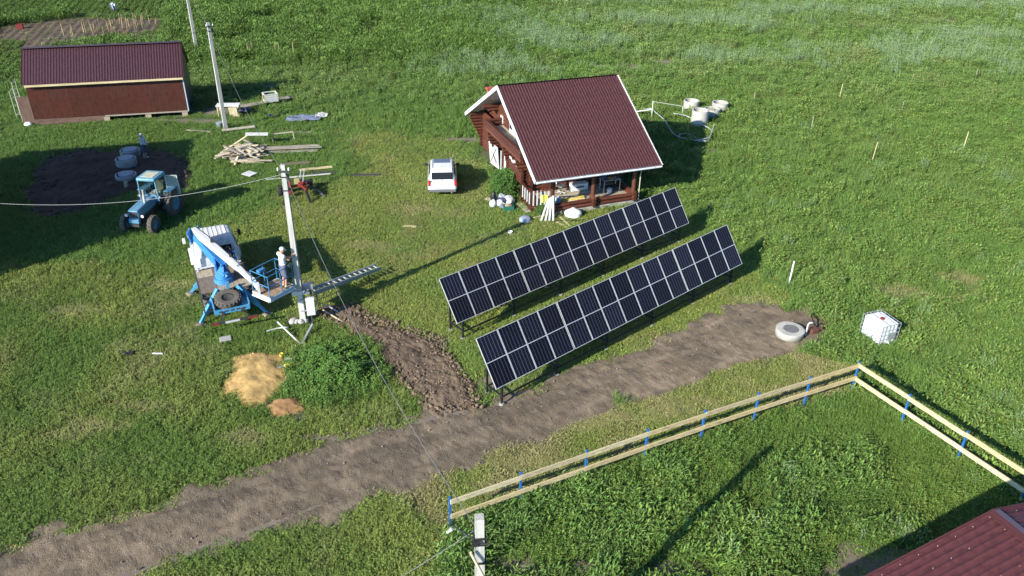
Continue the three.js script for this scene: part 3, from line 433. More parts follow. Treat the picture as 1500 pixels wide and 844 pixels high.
  for (const [x, dark] of [[1.4, 1], [4.0, 0], [6.7, 0]]) { part(H, 'porch_post', bar([x, 0.2, -0.75], [x, 2.75, -0.75], 0.13, 0.125, 14), LOGS[dark ? 2 : 3]); for (let k = 0; k < 3; k++) log([x, 0.32 + k * 0.23, -0.42], [x, 0.32 + k * 0.23, -1.02], 0.11); }
  log([0.9, 2.72, -0.78], [7.1, 2.72, -0.78], 0.13);
  part(H, 'downpipe', bar([6.98, 0.3, -0.55], [6.98, 2.5, -0.55], 0.035, 0.035), M.boardPale);
  // steps and their white balusters on the left of the porch
  part(H, 'step', box(1.0, 0.16, 1.5, 0.85, 0.1, -2.2), LOGS[2]); part(H, 'step', box(0.7, 0.18, 1.4, 1.0, 0.28, -2.2), LOGS[0]); part(H, 'step', box(0.35, 0.08, 1.3, 0.18, 0.05, -2.1, 0, 0.1), M.boardPale);
  part(H, 'newel', box(0.09, 1.25, 0.09, 0.42, 0.62, -3.2), LOGS[2]); part(H, 'newel', box(0.1, 1.3, 0.1, 0.42, 0.65, -1.55), LOGS[2]);
  for (const h of [0.32, 1.18]) part(H, 'hand_rail', beam([0.42, h, -3.2], [0.42, h, -1.55], 0.08, 0.07), LOGS[0]);
  part(H, 'hand_rail', beam([0.42, 1.2, -1.55], [1.35, 1.55, -0.9], 0.07, 0.09), LOGS[0]); part(H, 'hand_rail', beam([0.42, 0.3, -1.5], [1.35, 0.5, -0.9], 0.07, 0.12), LOGS[0]);
  for (let i = 0; i < 4; i++) part(H, 'baluster', box(0.04, 0.92, 0.07, 0.43, 0.75, -2.95 + i * 0.36), M.white);
  for (let i = 0; i < 5; i++) { const f = (i + 0.5) / 5; part(H, 'baluster', box(0.07, 0.92, 0.04, lerp(0.42, 1.35, f), 0.85 + 0.25 * f, lerp(-1.5, -0.92, f)), M.white); }
  part(H, 'front_door', box(0.9, 1.9, 0.08, 2.2, 1.45, -3.1), LOGS[1]); { const f = part(H, 'front_window', box(1.2, 1.0, 0.08, 5.2, 1.75, -3.1), M.white); part(f, 'pane', box(0.5, 0.84, 0.02, 4.92, 1.75, -3.055), M.glass); part(f, 'pane', box(0.5, 0.84, 0.02, 5.48, 1.75, -3.055), M.glass); }
  part(H, 'vent_hood', [box(0.46, 0.1, 0.4, 0.5, 5.22, -9.2), box(0.3, 0.8, 0.3, 0.5, 4.85, -9.2)], mat([0.42, 0.1, 0.06], 0.6));
}
// things in and around the porch (house axes turned into the field's)
const hp = (s, t, h = 0) => { const c = Math.cos(HOUSE.a), n = Math.sin(HOUSE.a); return [HOUSE.o[0] + s * c - t * n, h, HOUSE.o[1] - s * n - t * c]; };
{
  const t = thing('work_table', 'grey metal table with boxes on it at the right of the porch', 'table', hp(5.75, 1.98, 0.45), HOUSE.a);
  part(t, 'table_top', rbox(1.15, 0.04, 0.62, 0.012, 0, 0.78, 0), M.galv); for (const [x, z] of [[-0.53, 0.27], [0.53, 0.27], [-0.53, -0.27], [0.53, -0.27]]) part(t, 'leg', box(0.035, 0.76, 0.035, x, 0.38, z), M.alu); part(t, 'lower_shelf', box(1.06, 0.02, 0.5, 0, 0.25, 0), M.dark);
  const q = (x, z, h) => { const c = Math.cos(HOUSE.a), s = Math.sin(HOUSE.a), o = hp(5.75, 1.98, 0.45 + h); return [o[0] + x * c + z * s, o[1], o[2] - x * s + z * c]; };
  single('cardboard_box', rbox(0.4, 0.12, 0.3, 0.01, 0, 0.06, 0), mat([0.34, 0.2, 0.09], 0.8), 'brown shallow box lying on the metal porch table', 'box', q(0.05, 0.05, 0.8), 0.5);
  single('blue_can', new THREE.LatheGeometry([[0, 0], [0.09, 0], [0.09, 0.2], [0.07, 0.23], [0.03, 0.25], [0.03, 0.29], [0, 0.29]].map(p => new THREE.Vector2(...p)), 14), mat([0.06, 0.1, 0.25], 0.4), 'dark blue can standing at the left of the porch table', 'can', q(-0.38, -0.1, 0.8));
  const b = thing('white_bucket', 'white bucket on the porch floor under the metal table', 'bucket', hp(5.55, 1.6, 0.45)); part(b, 'pail', new THREE.LatheGeometry([[0, 0.01], [0.12, 0], [0.15, 0.28], [0.16, 0.3], [0.145, 0.3], [0.11, 0.03], [0, 0.02]].map(p => new THREE.Vector2(...p)), 18), M.plastic); part(b, 'handle', new THREE.TorusGeometry(0.15, 0.006, 5, 14, Math.PI).rotateX(0.9).translate(0, 0.29, 0), M.alu);
  const ch = thing('office_chair', 'office chair with pale seat at the back left of the porch', 'chair', hp(2.75, 2.55, 0.45), 0.9);
  part(ch, 'seat', rbox(0.48, 0.09, 0.46, 0.04, 0, 0.47, 0), M.grey); part(ch, 'backrest', rbox(0.44, 0.5, 0.07, 0.03, 0, 0.82, -0.24, -0.15), M.offWhite); part(ch, 'column', bar([0, 0.08, 0], [0, 0.44, 0], 0.03, 0.025), M.black);
  for (let i = 0; i < 5; i++) { const a = i * 1.2566; part(ch, 'foot', beam([0, 0.1, 0], [0.3 * Math.cos(a), 0.05, 0.3 * Math.sin(a)], 0.04, 0.04), M.offWhite); part(ch, 'caster', new THREE.SphereGeometry(0.03, 8, 6).translate(0.3 * Math.cos(a), 0.03, 0.3 * Math.sin(a)), M.black); } for (const s of [-1, 1]) part(ch, 'armrest', [box(0.04, 0.03, 0.26, s * 0.27, 0.68, 0), box(0.03, 0.2, 0.03, s * 0.27, 0.57, -0.05)], M.black);
  const f = thing('white_chest', 'white box with a dark slot against the porch back wall', 'chest', hp(4.0, 2.7, 0.45), HOUSE.a); part(f, 'cabinet', rbox(1.1, 0.42, 0.4, 0.03, 0, 0.21, 0), M.plastic); part(f, 'lid', rbox(1.12, 0.05, 0.42, 0.02, 0, 0.445, 0), M.white); part(f, 'slot', box(0.5, 0.09, 0.02, 0, 0.25, 0.205), M.dark);
  const j = thing('water_jug', 'pale blue plastic water container beside the dark corner post', 'canister', hp(1.95, 1.2, 0.45), 0.6); part(j, 'container', rbox(0.34, 0.42, 0.26, 0.05, 0, 0.21, 0), mat([0.5, 0.62, 0.68], 0.3)); part(j, 'cap', new THREE.CylinderGeometry(0.05, 0.05, 0.05, 12).translate(0.07, 0.445, 0), M.white);
  const lp = thing('offcut_pile', 'pile of yellow boards and offcuts on the porch floor', 'boards', hp(2.95, 1.25, 0.45), HOUSE.a); const R = rng(31);
  for (let i = 0; i < 14; i++) part(lp, 'board', box(0.6 + 0.9 * R(), 0.035, 0.1 + 0.06 * R(), (R() - 0.5) * 0.7, 0.02 + i * 0.012, (R() - 0.5) * 0.4, 0, (R() - 0.5) * 0.7, (R() - 0.5) * 0.1), [M.pine, M.pinePale, M.yellow, M.board][Math.floor(R() * 3.4)]);
  for (const [i, [s0, t0, s1, t1]] of [[1.12, -0.12, 1.36, 0.56], [0.92, -0.02, 1.28, 0.58], [0.68, 0.02, 1.2, 0.6], [0.45, 0.12, 1.1, 0.62]].entries()) {
    const A = hp(s0, t0), B = hp(s1, t1, 1.3 - 0.06 * i); single('white_plank', beam(A, B, 0.1, 0.03, [0, 0, 1]), M.white, ['rightmost white plank leaning upright on the dark porch post', 'second from right of the white planks on the porch post', 'second from left of the white planks on the porch post', 'leftmost white plank, leaning at the widest slant on the porch post'][i], 'plank', [0, 0, 0], 0, 'white planks leaning on the porch corner');
  }
  const v = thing('yellow_vest', 'yellow cloth hung on the white balusters of the steps', 'cloth', hp(1.0, 1.02, 0), HOUSE.a); part(v, 'cloth', sheet(6, 6, (a, b) => [a * 0.4 - 0.2, 1.22 - b * 0.42, 0.1 + 0.03 * Math.sin(a * 9) + 0.02 * b]), mat([0.8, 0.78, 0.12], 0.7)); part(v, 'fold', sheet(4, 3, (a, b) => [a * 0.34 - 0.17, 1.23 - b * 0.2, 0.05]), mat([0.7, 0.68, 0.1], 0.7));
}

// ---------------------------------------------------------------- long shed and its scaffold
{
  const S = thing('long_shed', 'long brown shed with purple corrugated metal roof', 'shed', [SHED.o[0], 0, SHED.o[1]], SHED.a);
  const EV = 3.02, RD = 5.075, D = 2.04, ov = 0.29, X0 = -0.16, L = 10.95, k = (RD - EV) / (D + ov), Lw = 10.66;
  const roofM = pmat([0.055, 0.019, 0.024], 0.42, { map: grain, clearcoat: 0.2, clearcoatRoughness: 0.3 });
  for (const s of [0, 1]) { const g = metalRoof(L, s ? 2 * D + ov : -ov, EV, D, RD, 0.19, 0.024, 0, 6); g.translate(X0, 0, 0); part(S, 'roof_slope', g, roofM); const q = box(L - 0.1, 0.1, Math.hypot(D + ov, RD - EV) - 0.05); q.rotateX(s ? -Math.atan(k) : Math.atan(k)); q.translate(X0 + L / 2, (EV + RD) / 2 - 0.1, s ? -(1.5 * D + ov / 2) : -(D - ov) / 2); part(S, 'roof_deck', q, M.boardDark); }
  part(S, 'ridge_cap', [beam([X0, RD + 0.02, -D + 0.1], [X0 + L, RD + 0.02, -D + 0.1], 0.24, 0.02), beam([X0, RD + 0.02, -D - 0.1], [X0 + L, RD + 0.02, -D - 0.1], 0.24, 0.02)].map((g, i) => g), roofM);
  part(S, 'fascia', box(L - 0.25, 0.14, 0.03, X0 + L / 2 + 0.05, EV - 0.09, ov + 0.02), M.pine);
  const wm = [[0.084, 0.022, 0.014], [0.074, 0.020, 0.013], [0.079, 0.024, 0.016]].map(c => mat(c, 0.45, { map: woodTex })), skirt = mat([0.16, 0.095, 0.075], 0.8, { map: woodTex }), R = rng(44);
  for (let i = 0; i < 8; i++) for (let r = 0; r < 2; r++) { const x0 = i * Lw / 8, w = Lw / 8 - 0.006, y0 = i < 4 ? 0.42 : 0.42, y = y0 + r * 1.3; part(S, 'wall_panel', box(w, 1.294, 0.04, x0 + Lw / 16, y + 0.647, -0.02 + 0.004 * ((i + r) % 2)), wm[Math.floor(R() * 3)]); }
  part(S, 'skirt_board', box(4.7, 0.4, 0.05, 2.35, 0.2, -0.02), skirt); part(S, 'sill_beam', box(Lw - 4.75, 0.1, 0.12, 4.75 + (Lw - 4.75) / 2, 0.37, -0.03), M.boardGrey);
  part(S, 'wall', [box(Lw - 0.1, 2.6, 0.04, Lw / 2, 1.75, -2 * D), box(0.04, 2.6, 2 * D, 0.02, 1.75, -D)], wm[1]); part(S, 'end_wall', box(0.05, 2.6, 2 * D - 0.05, Lw - 0.02, 1.75, -D), mat([0.10, 0.07, 0.06], 0.5, { map: grain }));
  for (const x of [0.02, Lw - 0.02]) { const g = prism([[0, 0], [2 * D, 0], [D, RD - EV - 0.15]], 0.04); g.rotateY(Math.PI / 2); g.translate(x - 0.02, EV - 0.02, 0); part(S, 'gable', g, wm[0]); }
  part(S, 'corner_trim', box(0.07, 2.62, 0.07, Lw, 1.73, 0.02), mat([0.45, 0.55, 0.63], 0.5));
  for (const x of [4.85, 7.75, 10.35]) for (const t of [0.12, 2, 3.9]) part(S, 'foundation_block', box(0.4, 0.29, 0.24, x, 0.145, -t + 0.06), M.board);
  part(S, 'floor_slab', box(Lw - 0.2, 0.1, 2 * D - 0.3, Lw / 2, 0.4, -D), M.boardDark);
  part(S, 'side_panel', box(0.8, 2.0, 0.04, -0.42, 1.1, -0.05), skirt, 'pale brown panel standing beside the left end of the wall');
}
{
  const t = thing('scaffold', 'pale steel scaffold frames at the left end of the long shed', 'scaffold', [-36.55, 0, -57.4], 0.262); const m = mat([0.5, 0.52, 0.42], 0.5, { map: grain });
  const fr = (x, z) => { for (const d of [0, 0.9]) part(t, 'upright', bar([x, 0, z - d], [x, 2.1, z - d], 0.024), m); for (const h of [0.3, 0.9, 1.5, 2.05]) part(t, 'rung', bar([x, h, z], [x, h, z - 0.9], 0.018), m); };
  fr(0.1, 0); fr(-0.5, -0.9); fr(-0.9, -3.2); for (const [a, b] of [[[0.1, 0.4, 0], [-0.9, 1.9, -3.2]], [[0.1, 1.9, 0], [-0.9, 0.4, -3.2]], [[0.1, 2.05, 0], [-0.9, 2.05, -3.2]], [[0.1, 0.35, -0.9], [-0.5, 0.35, -0.9]]]) part(t, 'diagonal_brace', bar(a, b, 0.016), m);
  single('white_sack', (() => { const g = new THREE.SphereGeometry(0.28, 14, 10); const p = g.attributes.position; for (let i = 0; i < p.count; i++) p.setXYZ(i, p.getX(i) * 1.1, Math.max(p.getY(i) * 0.62, -0.1) + 0.1, p.getZ(i) * (0.75 + 0.2 * vnoise(p.getX(i) * 9, p.getY(i) * 9, 4))); g.computeVertexNormals(); return g; })(), M.plastic, 'small white sack on the grass by the left end of the shed wall', 'sack', [-35.65, 0, -56.7]);
}
// ---------------------------------------------------------------- house outside the frame whose shadow falls over the tractor
{
  const t = thing('neighbouring_house', 'large pale house left of the yard, past the tractor', 'house', [-29.4, 0, -29.9], 0.277);
  const w = 10.5, d = 13.5, h = 7.6, m = mat([0.5, 0.46, 0.4], 0.8, { map: grain });
  part(t, 'wall', [box(w, h, 0.3, -w / 2, h / 2, -0.15), box(w, h, 0.3, -w / 2, h / 2, -d + 0.15), box(0.3, h, d - 0.6, -0.15, h / 2, -d / 2), box(0.3, h, d - 0.6, -w + 0.15, h / 2, -d / 2)], m);
  const P = [[-w - 0.3, h, 0.3], [0.3, h, 0.3], [0.3, h, -d - 0.3], [-w - 0.3, h, -d - 0.3], [-w / 2, h + 2, -4.5], [-w / 2, h + 2, -d + 4.5]], F = [[0, 1, 4], [1, 2, 5], [1, 5, 4], [2, 3, 5], [3, 0, 4], [3, 4, 5], [0, 2, 1], [0, 3, 2]];
  const g = new THREE.BufferGeometry(); g.setAttribute('position', new THREE.Float32BufferAttribute(F.flat().flatMap(i => P[i]), 3)); g.setAttribute('uv', new THREE.Float32BufferAttribute(F.flat().flatMap(i => [P[i][0], P[i][2]]), 2)); g.computeVertexNormals(); part(t, 'roof', g, mat([0.12, 0.05, 0.045], 0.6));
  part(t, 'chimney', box(0.7, 2.3, 0.7, -1.6, h + 1.2, -2.4), mat([0.3, 0.12, 0.08], 0.9));
  for (const z of [-3, -6.7, -10.4]) for (const y of [1.7, 5]) { const f = part(t, 'window', box(0.08, 1.4, 1.2, 0.03, y, z), M.white); part(f, 'pane', box(0.02, 1.2, 1.0, 0.075, y, z), M.glass); }
}
// ---------------------------------------------------------------- near building: only a corner of its low maroon roof shows
{
  const an = 67 * Math.PI / 180, r = V(Math.cos(an), 0, Math.sin(an)), pk = V(12.29, 5, -14.91), W = 7.6, L = 9, pit = Math.tan(10.5 * Math.PI / 180);
  const t = thing('near_building', 'low building at the lower right with a maroon ribbed metal roof', 'building', [pk.x, 0, pk.z], -an); // local x runs along the ridge, z across
  const roofM = pmat([0.092, 0.030, 0.030], 0.42, { map: grain, clearcoat: 0.2, clearcoatRoughness: 0.35 });
  for (const s of [1, -1]) { const g = metalRoof(L, 0, pk.y - W * pit, W, pk.y, 0.2, 0.032, 0, 8); g.applyMatrix4(new THREE.Matrix4().makeTranslation(0, 0, W)); if (s < 0) { g.applyMatrix4(new THREE.Matrix4().makeScale(1, 1, -1)); g.index.array.reverse(); g.computeVertexNormals(); } part(t, 'roof_slope', g, roofM); }
  for (const s of [1, -1]) part(t, 'ridge_cap', box(L, 0.012, 0.22, L / 2, 0, 0).rotateX(s * Math.atan(pit)).translate(0, pk.y + 0.045, s * 0.105), s > 0 ? roofM : mat([0.13, 0.10, 0.13], 0.4));
  for (const s of [1, -1]) part(t, 'rake_trim', beam([0, pk.y + 0.02, 0], [0, pk.y - W * pit + 0.02, s * W], 0.04, 0.12), roofM);
  { const g = [], R = rng(9), sp = new THREE.SphereGeometry(0.01, 6, 4), im = []; for (const s of [1, -1]) for (let i = 0; i < 13; i++) for (let j = 0; j < 20; j++) { const q = 0.2 + i * 0.56, x = 0.11 + j * 0.44 + (R() - 0.5) * 0.05; if (R() < 0.25) continue; g.push(sp.clone().translate(x, pk.y - q * pit + 0.012, s * q)); } part(t, 'roof_screws', merge(g), M.alu).userData.kind = 'stuff'; }
  const wm = mat([0.45, 0.4, 0.33], 0.8, { map: grain }); part(t, 'wall', [box(L - 0.6, 3.1, 0.2, L / 2, 1.55, W - 0.4), box(L - 0.6, 3.1, 0.2, L / 2, 1.55, -W + 0.4), box(0.2, 3.1, 2 * W - 1, 0.4, 1.55, 0)], wm);
  { const g = prism([[-W + 0.5, 0], [W - 0.5, 0], [0, W * pit - 0.15]], 0.18); g.rotateY(-Math.PI / 2); g.translate(0.5, 3.12, 0); part(t, 'gable', g, wm); }
}
// ---------------------------------------------------------------- rail fence
{
  const t = thing('rail_fence', 'two rail fence of pale boards on blue steel posts, turning a corner', 'fence');
  const A = [[-1.85, -18.65], [0.41, -19.82], [2.66, -20.97], [4.9, -22.12], [7.15, -23.24], [9.4, -24.34], [11.68, -25.42], [13.97, -26.5]], B = [[13.97, -26.5], [15.14, -24.42], [16.31, -22.33], [17.48, -20.25], [18.65, -18.17]], H = 1.44;
  const R = rng(63);
  for (const p of A.slice(0, 8).concat(B.slice(1))) part(t, 'post', box(0.07, H, 0.07, p[0], H / 2, p[1], 0, 0.4), M.postBlue);
  const RAIL = [M.pine, M.pinePale, wood([0.6, 0.51, 0.32]), wood([0.66, 0.54, 0.3])];
  const run = (L, off) => { for (let i = 1; i < L.length; i++) { const [ax, az] = L[i - 1], [bx, bz] = L[i], l = Math.hypot(bx - ax, bz - az), nx = -(bz - az) / l * off, nz = (bx - ax) / l * off; for (const h of [1.28, 0.66]) { const j = (R() - 0.5) * 0.05, e = i === L.length - 1 ? 0.0 : -0.004; part(t, 'rail', beam([ax + nx, h + j, az + nz], [bx + nx - (bx - ax) / l * 0.004, h + j + (R() - 0.5) * 0.02, bz + nz - (bz - az) / l * 0.004], 0.045, 0.18), RAIL[Math.floor(R() * 4)]); } } };
  run(A, 0.062); run(B, 0.062);
}
// ---------------------------------------------------------------- concrete poles and wires
function pole(pos, h, turn, label, hw) {
  const t = thing('utility_pole', label, 'pole', [pos[0], 0, pos[1]], turn, 'concrete utility poles');
  const g = new THREE.CylinderGeometry(0.13, 0.19, h, 4, 12).rotateY(Math.PI / 4).translate(0, h / 2, 0); const n = g.toNonIndexed(); n.computeVertexNormals(); part(t, 'shaft', n, M.concrete);
  for (const y of hw.bands || []) part(t, 'band', box(0.27, 0.035, 0.27, 0, y, 0), M.black);
  if (hw.arm) { part(t, 'bracket', box(0.5, 0.06, 0.06, 0.05, h - 0.25, 0.15), M.dark); for (const x of [-0.18, 0.26]) { part(t, 'insulator', new THREE.LatheGeometry([[0, 0], [0.03, 0], [0.055, 0.04], [0.03, 0.07], [0.05, 0.1], [0.02, 0.14], [0, 0.15]].map(p => new THREE.Vector2(...p)), 10).translate(x, h - 0.22, 0.15), M.offWhite); } part(t, 'clamp', [box(0.12, 0.2, 0.1, 0.16, h - 0.5, 0.1), bar([0.15, h - 0.35, 0.1], [0.32, h - 0.75, 0.2], 0.02)], M.black); part(t, 'pin', bar([0, h, 0], [0, h + 0.14, 0], 0.02), M.dark); }
  return t;
}
pole([-9.48, -30.94], 7.62, 0.05, 'tall concrete pole with a white meter cabinet, beside the lift basket', { arm: 1, bands: [7.1, 6.5, 1.55] });
pole([-21.11, -56.47], 7.65, 0.6, 'grey concrete pole standing right of the long shed', { arm: 1, bands: [7.1] });
pole([-30.68, -77.99], 7.65, 0.6, 'farthest concrete pole, cut off by the top of the photo', { bands: [5.2, 2] });
{
  const t = pole([-0.58, -11.86], 7.65, 0.12, 'top of a concrete pole at the bottom edge below the fence end', { bands: [6.95, 7.12, 6.4] });
  part(t, 'clamp', [box(0.14, 0.1, 0.06, -0.1, 7.06, 0.16), bar([-0.1, 7.1, 0.1], [-0.55, 7.3, -0.15], 0.02), bar([-0.12, 7.0, 0.14], [-0.2, 6.6, 0.1], 0.015)], M.black); part(t, 'insulator', bar([-0.55, 7.15, -0.2], [-0.66, 7.0, -0.25], 0.035, 0.025), M.white); part(t, 'bolt', box(0.22, 0.03, 0.03, 0.1, 7.03, 0.16), M.dark);
  part(t, 'conduit', bar([-0.2, 6.85, 0.2], [0.75, 4.5, 0.55], 0.032), M.pinePale);
}
function wire(name, label, a, b, sag, r, m) { const P = []; for (let i = 0; i <= 16; i++) { const u = i / 16; P.push([lerp(a[0], b[0], u), lerp(a[1], b[1], u) - 4 * sag * u * (1 - u), lerp(a[2], b[2], u)]); } return single(name, tube(P, r, 40, 5), m, label, 'wire'); }
const wireM = mat([0.16, 0.16, 0.16], 0.6), wireLit = mat([0.42, 0.42, 0.4], 0.5);
wire('power_cable', 'thin dark cable from the pole by the lift to the pole at the bottom edge', [-9.4, 7.25, -30.85], [-0.6, 7.2, -11.9], 1.05, 0.011, wireM);
wire('power_cable', 'thin cable between the pole by the shed and the pole by the lift', [-21.0, 7.25, -56.4], [-9.5, 7.25, -31.0], 0.9, 0.010, wireM);
wire('power_cable', 'thin cable between the two poles right of the shed', [-30.6, 7.3, -77.9], [-21.1, 7.3, -56.5], 0.5, 0.010, wireM);
wire('service_cable', 'pale cable sagging across the tractor to the left edge', [-9.5, 7.2, -30.94], [-29.4, 5.5, -33.0], 1.2, 0.009, mat([0.3, 0.3, 0.29], 0.6));
wire('service_cable', 'short grey cable leaving the bottom pole towards the lower left', [-0.7, 7.2, -11.9], [-4.6, 4.2, -11.6], 0.1, 0.008, wireM);

// ---------------------------------------------------------------- wheels, lofts, bodies
function lathe(pts, seg = 20) { return new THREE.LatheGeometry(pts.map(p => new THREE.Vector2(...p)), seg); }
function wheel(t, name, [x, y, z], r, w, rimR, rimM, lugs, tyreM = M.rubber, tilt = null) { // axle along x
  const k = w / 2, pts = [[rimR, -k * 0.8], [r * 0.86, -k], [r * 0.97, -k * 0.85], [r, -k * 0.4], [r, k * 0.4], [r * 0.97, k * 0.85], [r * 0.86, k], [rimR, k * 0.8], [rimR, -k * 0.8]];
  const list = [lathe(pts, 28)];
  for (let i = 0; i < lugs; i++) { const a = i / lugs * 6.283; for (const s of [-1, 1]) { const g = box(0.045 * r / 0.5, k * 1.0, 0.06 * r / 0.5); g.rotateX(s * 0.5); g.translate(r * 1.0, s * k * 0.48, 0); g.rotateY(a + (s > 0 ? 3.14 / lugs : 0)); list.push(g); } }
  const g = merge(list).rotateZ(Math.PI / 2), rim = lathe([[0, -k * 0.2], [rimR * 0.35, -k * 0.22], [rimR * 0.5, -k * 0.45], [rimR * 0.92, -k * 0.5], [rimR, -k * 0.82], [rimR, k * 0.82], [rimR * 0.92, k * 0.5], [rimR * 0.5, k * 0.45], [rimR * 0.35, k * 0.22], [0, k * 0.2]], 24).rotateZ(Math.PI / 2);
  if (tilt) for (const q of [g, rim]) q.applyMatrix4(tilt);
  const tyre = part(t, name, g.translate(x, y, z), tyreM); part(tyre, 'rim', rim.translate(x, y, z), rimM); return tyre;
}
function loft(rings) { // rings of equal point counts, capped
  const n = rings[0].length, P = [], I = []; rings.forEach(r => r.forEach(p => P.push(...p)));
  for (let k = 0; k + 1 < rings.length; k++) for (let i = 0; i < n; i++) { const a = k * n + i, b = k * n + (i + 1) % n; I.push(a, b, a + n, b, b + n, a + n); }
  for (const k of [0, rings.length - 1]) { const c = P.length / 3, r = rings[k]; P.push(...[0, 1, 2].map(q => r.reduce((s, p) => s + p[q], 0) / n)); for (let i = 0; i < n; i++) { const a = k * n + i, b = k * n + (i + 1) % n; k ? I.push(a, b, c) : I.push(b, a, c); } }
  const g = new THREE.BufferGeometry(); g.setAttribute('position', new THREE.Float32BufferAttribute(P, 3)); g.setAttribute('uv', new THREE.Float32BufferAttribute(P.flatMap((v, i) => i % 3 === 2 ? [] : [v]), 2)); g.setIndex(I); g.computeVertexNormals(); return g;
}
const sup = (n, e, f) => Array.from({ length: n }, (_, i) => { const a = i / n * 6.28318, c = Math.cos(a), s = Math.sin(a); return f(Math.sign(c) * Math.pow(Math.abs(c), 2 / e), Math.sign(s) * Math.pow(Math.abs(s), 2 / e)); });
function meshField(f, c, half, res) {
  const mc = new MarchingCubes(res, M.skin, false, false, 160000); mc.isolation = 0; const n = mc.size, fld = mc.field;
  for (let k = 0; k < n; k++) for (let j = 0; j < n; j++) for (let i = 0; i < n; i++) fld[i + n * j + n * n * k] = -f(c[0] + half * (i - n / 2) / (n / 2), c[1] + half * (j - n / 2) / (n / 2), c[2] + half * (k - n / 2) / (n / 2));
  mc.update(); const m = mc.count, p = new Float32Array(m * 3), q = new Float32Array(m * 3);
  for (let i = 0; i < m; i++) for (let a = 0; a < 3; a++) { p[3 * i + a] = mc.positionArray[3 * i + a] * half + c[a]; q[3 * i + a] = mc.normalArray[3 * i + a]; }
  const g = new THREE.BufferGeometry(); g.setAttribute('position', new THREE.BufferAttribute(p, 3)); g.setAttribute('normal', new THREE.BufferAttribute(q, 3)); g.setAttribute('uv', new THREE.BufferAttribute(new Float32Array(m * 2), 2));
  for (let i = 0; i < m; i++) { const l = Math.hypot(q[3 * i], q[3 * i + 1], q[3 * i + 2]) || 1; q[3 * i] /= l; q[3 * i + 1] /= l; q[3 * i + 2] /= l; }
  return g;
}
function cone(p, a, b, ra, rb) { const dx = b[0] - a[0], dy = b[1] - a[1], dz = b[2] - a[2], t = clamp(((p[0] - a[0]) * dx + (p[1] - a[1]) * dy + (p[2] - a[2]) * dz) / (dx * dx + dy * dy + dz * dz + 1e-9)); return Math.hypot(p[0] - a[0] - dx * t, p[1] - a[1] - dy * t, p[2] - a[2] - dz * t) - lerp(ra, rb, t); }
const smin = (a, b, k) => { const h = clamp(0.5 + 0.5 * (b - a) / k); return lerp(b, a, h) - k * h * (1 - h); };
const unite = (bones, k, grow = 0) => (x, y, z) => { let d = 9; const p = [x, y, z]; for (const b of bones) d = smin(d, cone(p, b[0], b[1], b[2] + grow, b[3] + grow), k); return d; };
function hand(w, dir, side, curl) { // a relaxed hand at wrist w pointing along dir: palm, four fingers, thumb
  const D = V(...dir).normalize(), S = V(0, 1, 0).cross(D).normalize().multiplyScalar(side), N = D.clone().cross(S).normalize(), at = (d, s, n) => [w[0] + D.x * d + S.x * s + N.x * n, w[1] + D.y * d + S.y * s + N.y * n, w[2] + D.z * d + S.z * s + N.z * n], B = [];
  for (const s of [-0.026, 0, 0.026]) B.push([at(0.0, s * 0.5, 0), at(0.085, s, 0), 0.018, 0.014]);
  [[-0.033, 0.06], [-0.011, 0.074], [0.011, 0.07], [0.033, 0.054]].forEach(([s, L]) => { const k = at(0.088, s, 0), m = at(0.088 + L * 0.5 * Math.cos(curl), s, -side * L * 0.5 * Math.sin(curl)), e = at(0.088 + L * (0.5 * Math.cos(curl) + 0.5 * Math.cos(2 * curl)), s, -side * L * 0.5 * (Math.sin(curl) + Math.sin(2 * curl))); B.push([k, m, 0.0095, 0.0088], [m, e, 0.0088, 0.0075]); });
  const t0 = at(0.02, -0.03, 0), t1 = at(0.055, -0.058, 0), t2 = at(0.085, -0.062, 0); B.push([t0, t1, 0.012, 0.0105], [t1, t2, 0.0105, 0.009]);
  return meshField((x, y, z) => { let d = 9; for (const b of B) d = smin(d, cone([x, y, z], b[0], b[1], b[2], b[3]), 0.006); return d; }, at(0.08, 0, 0), 0.13, 56);
}
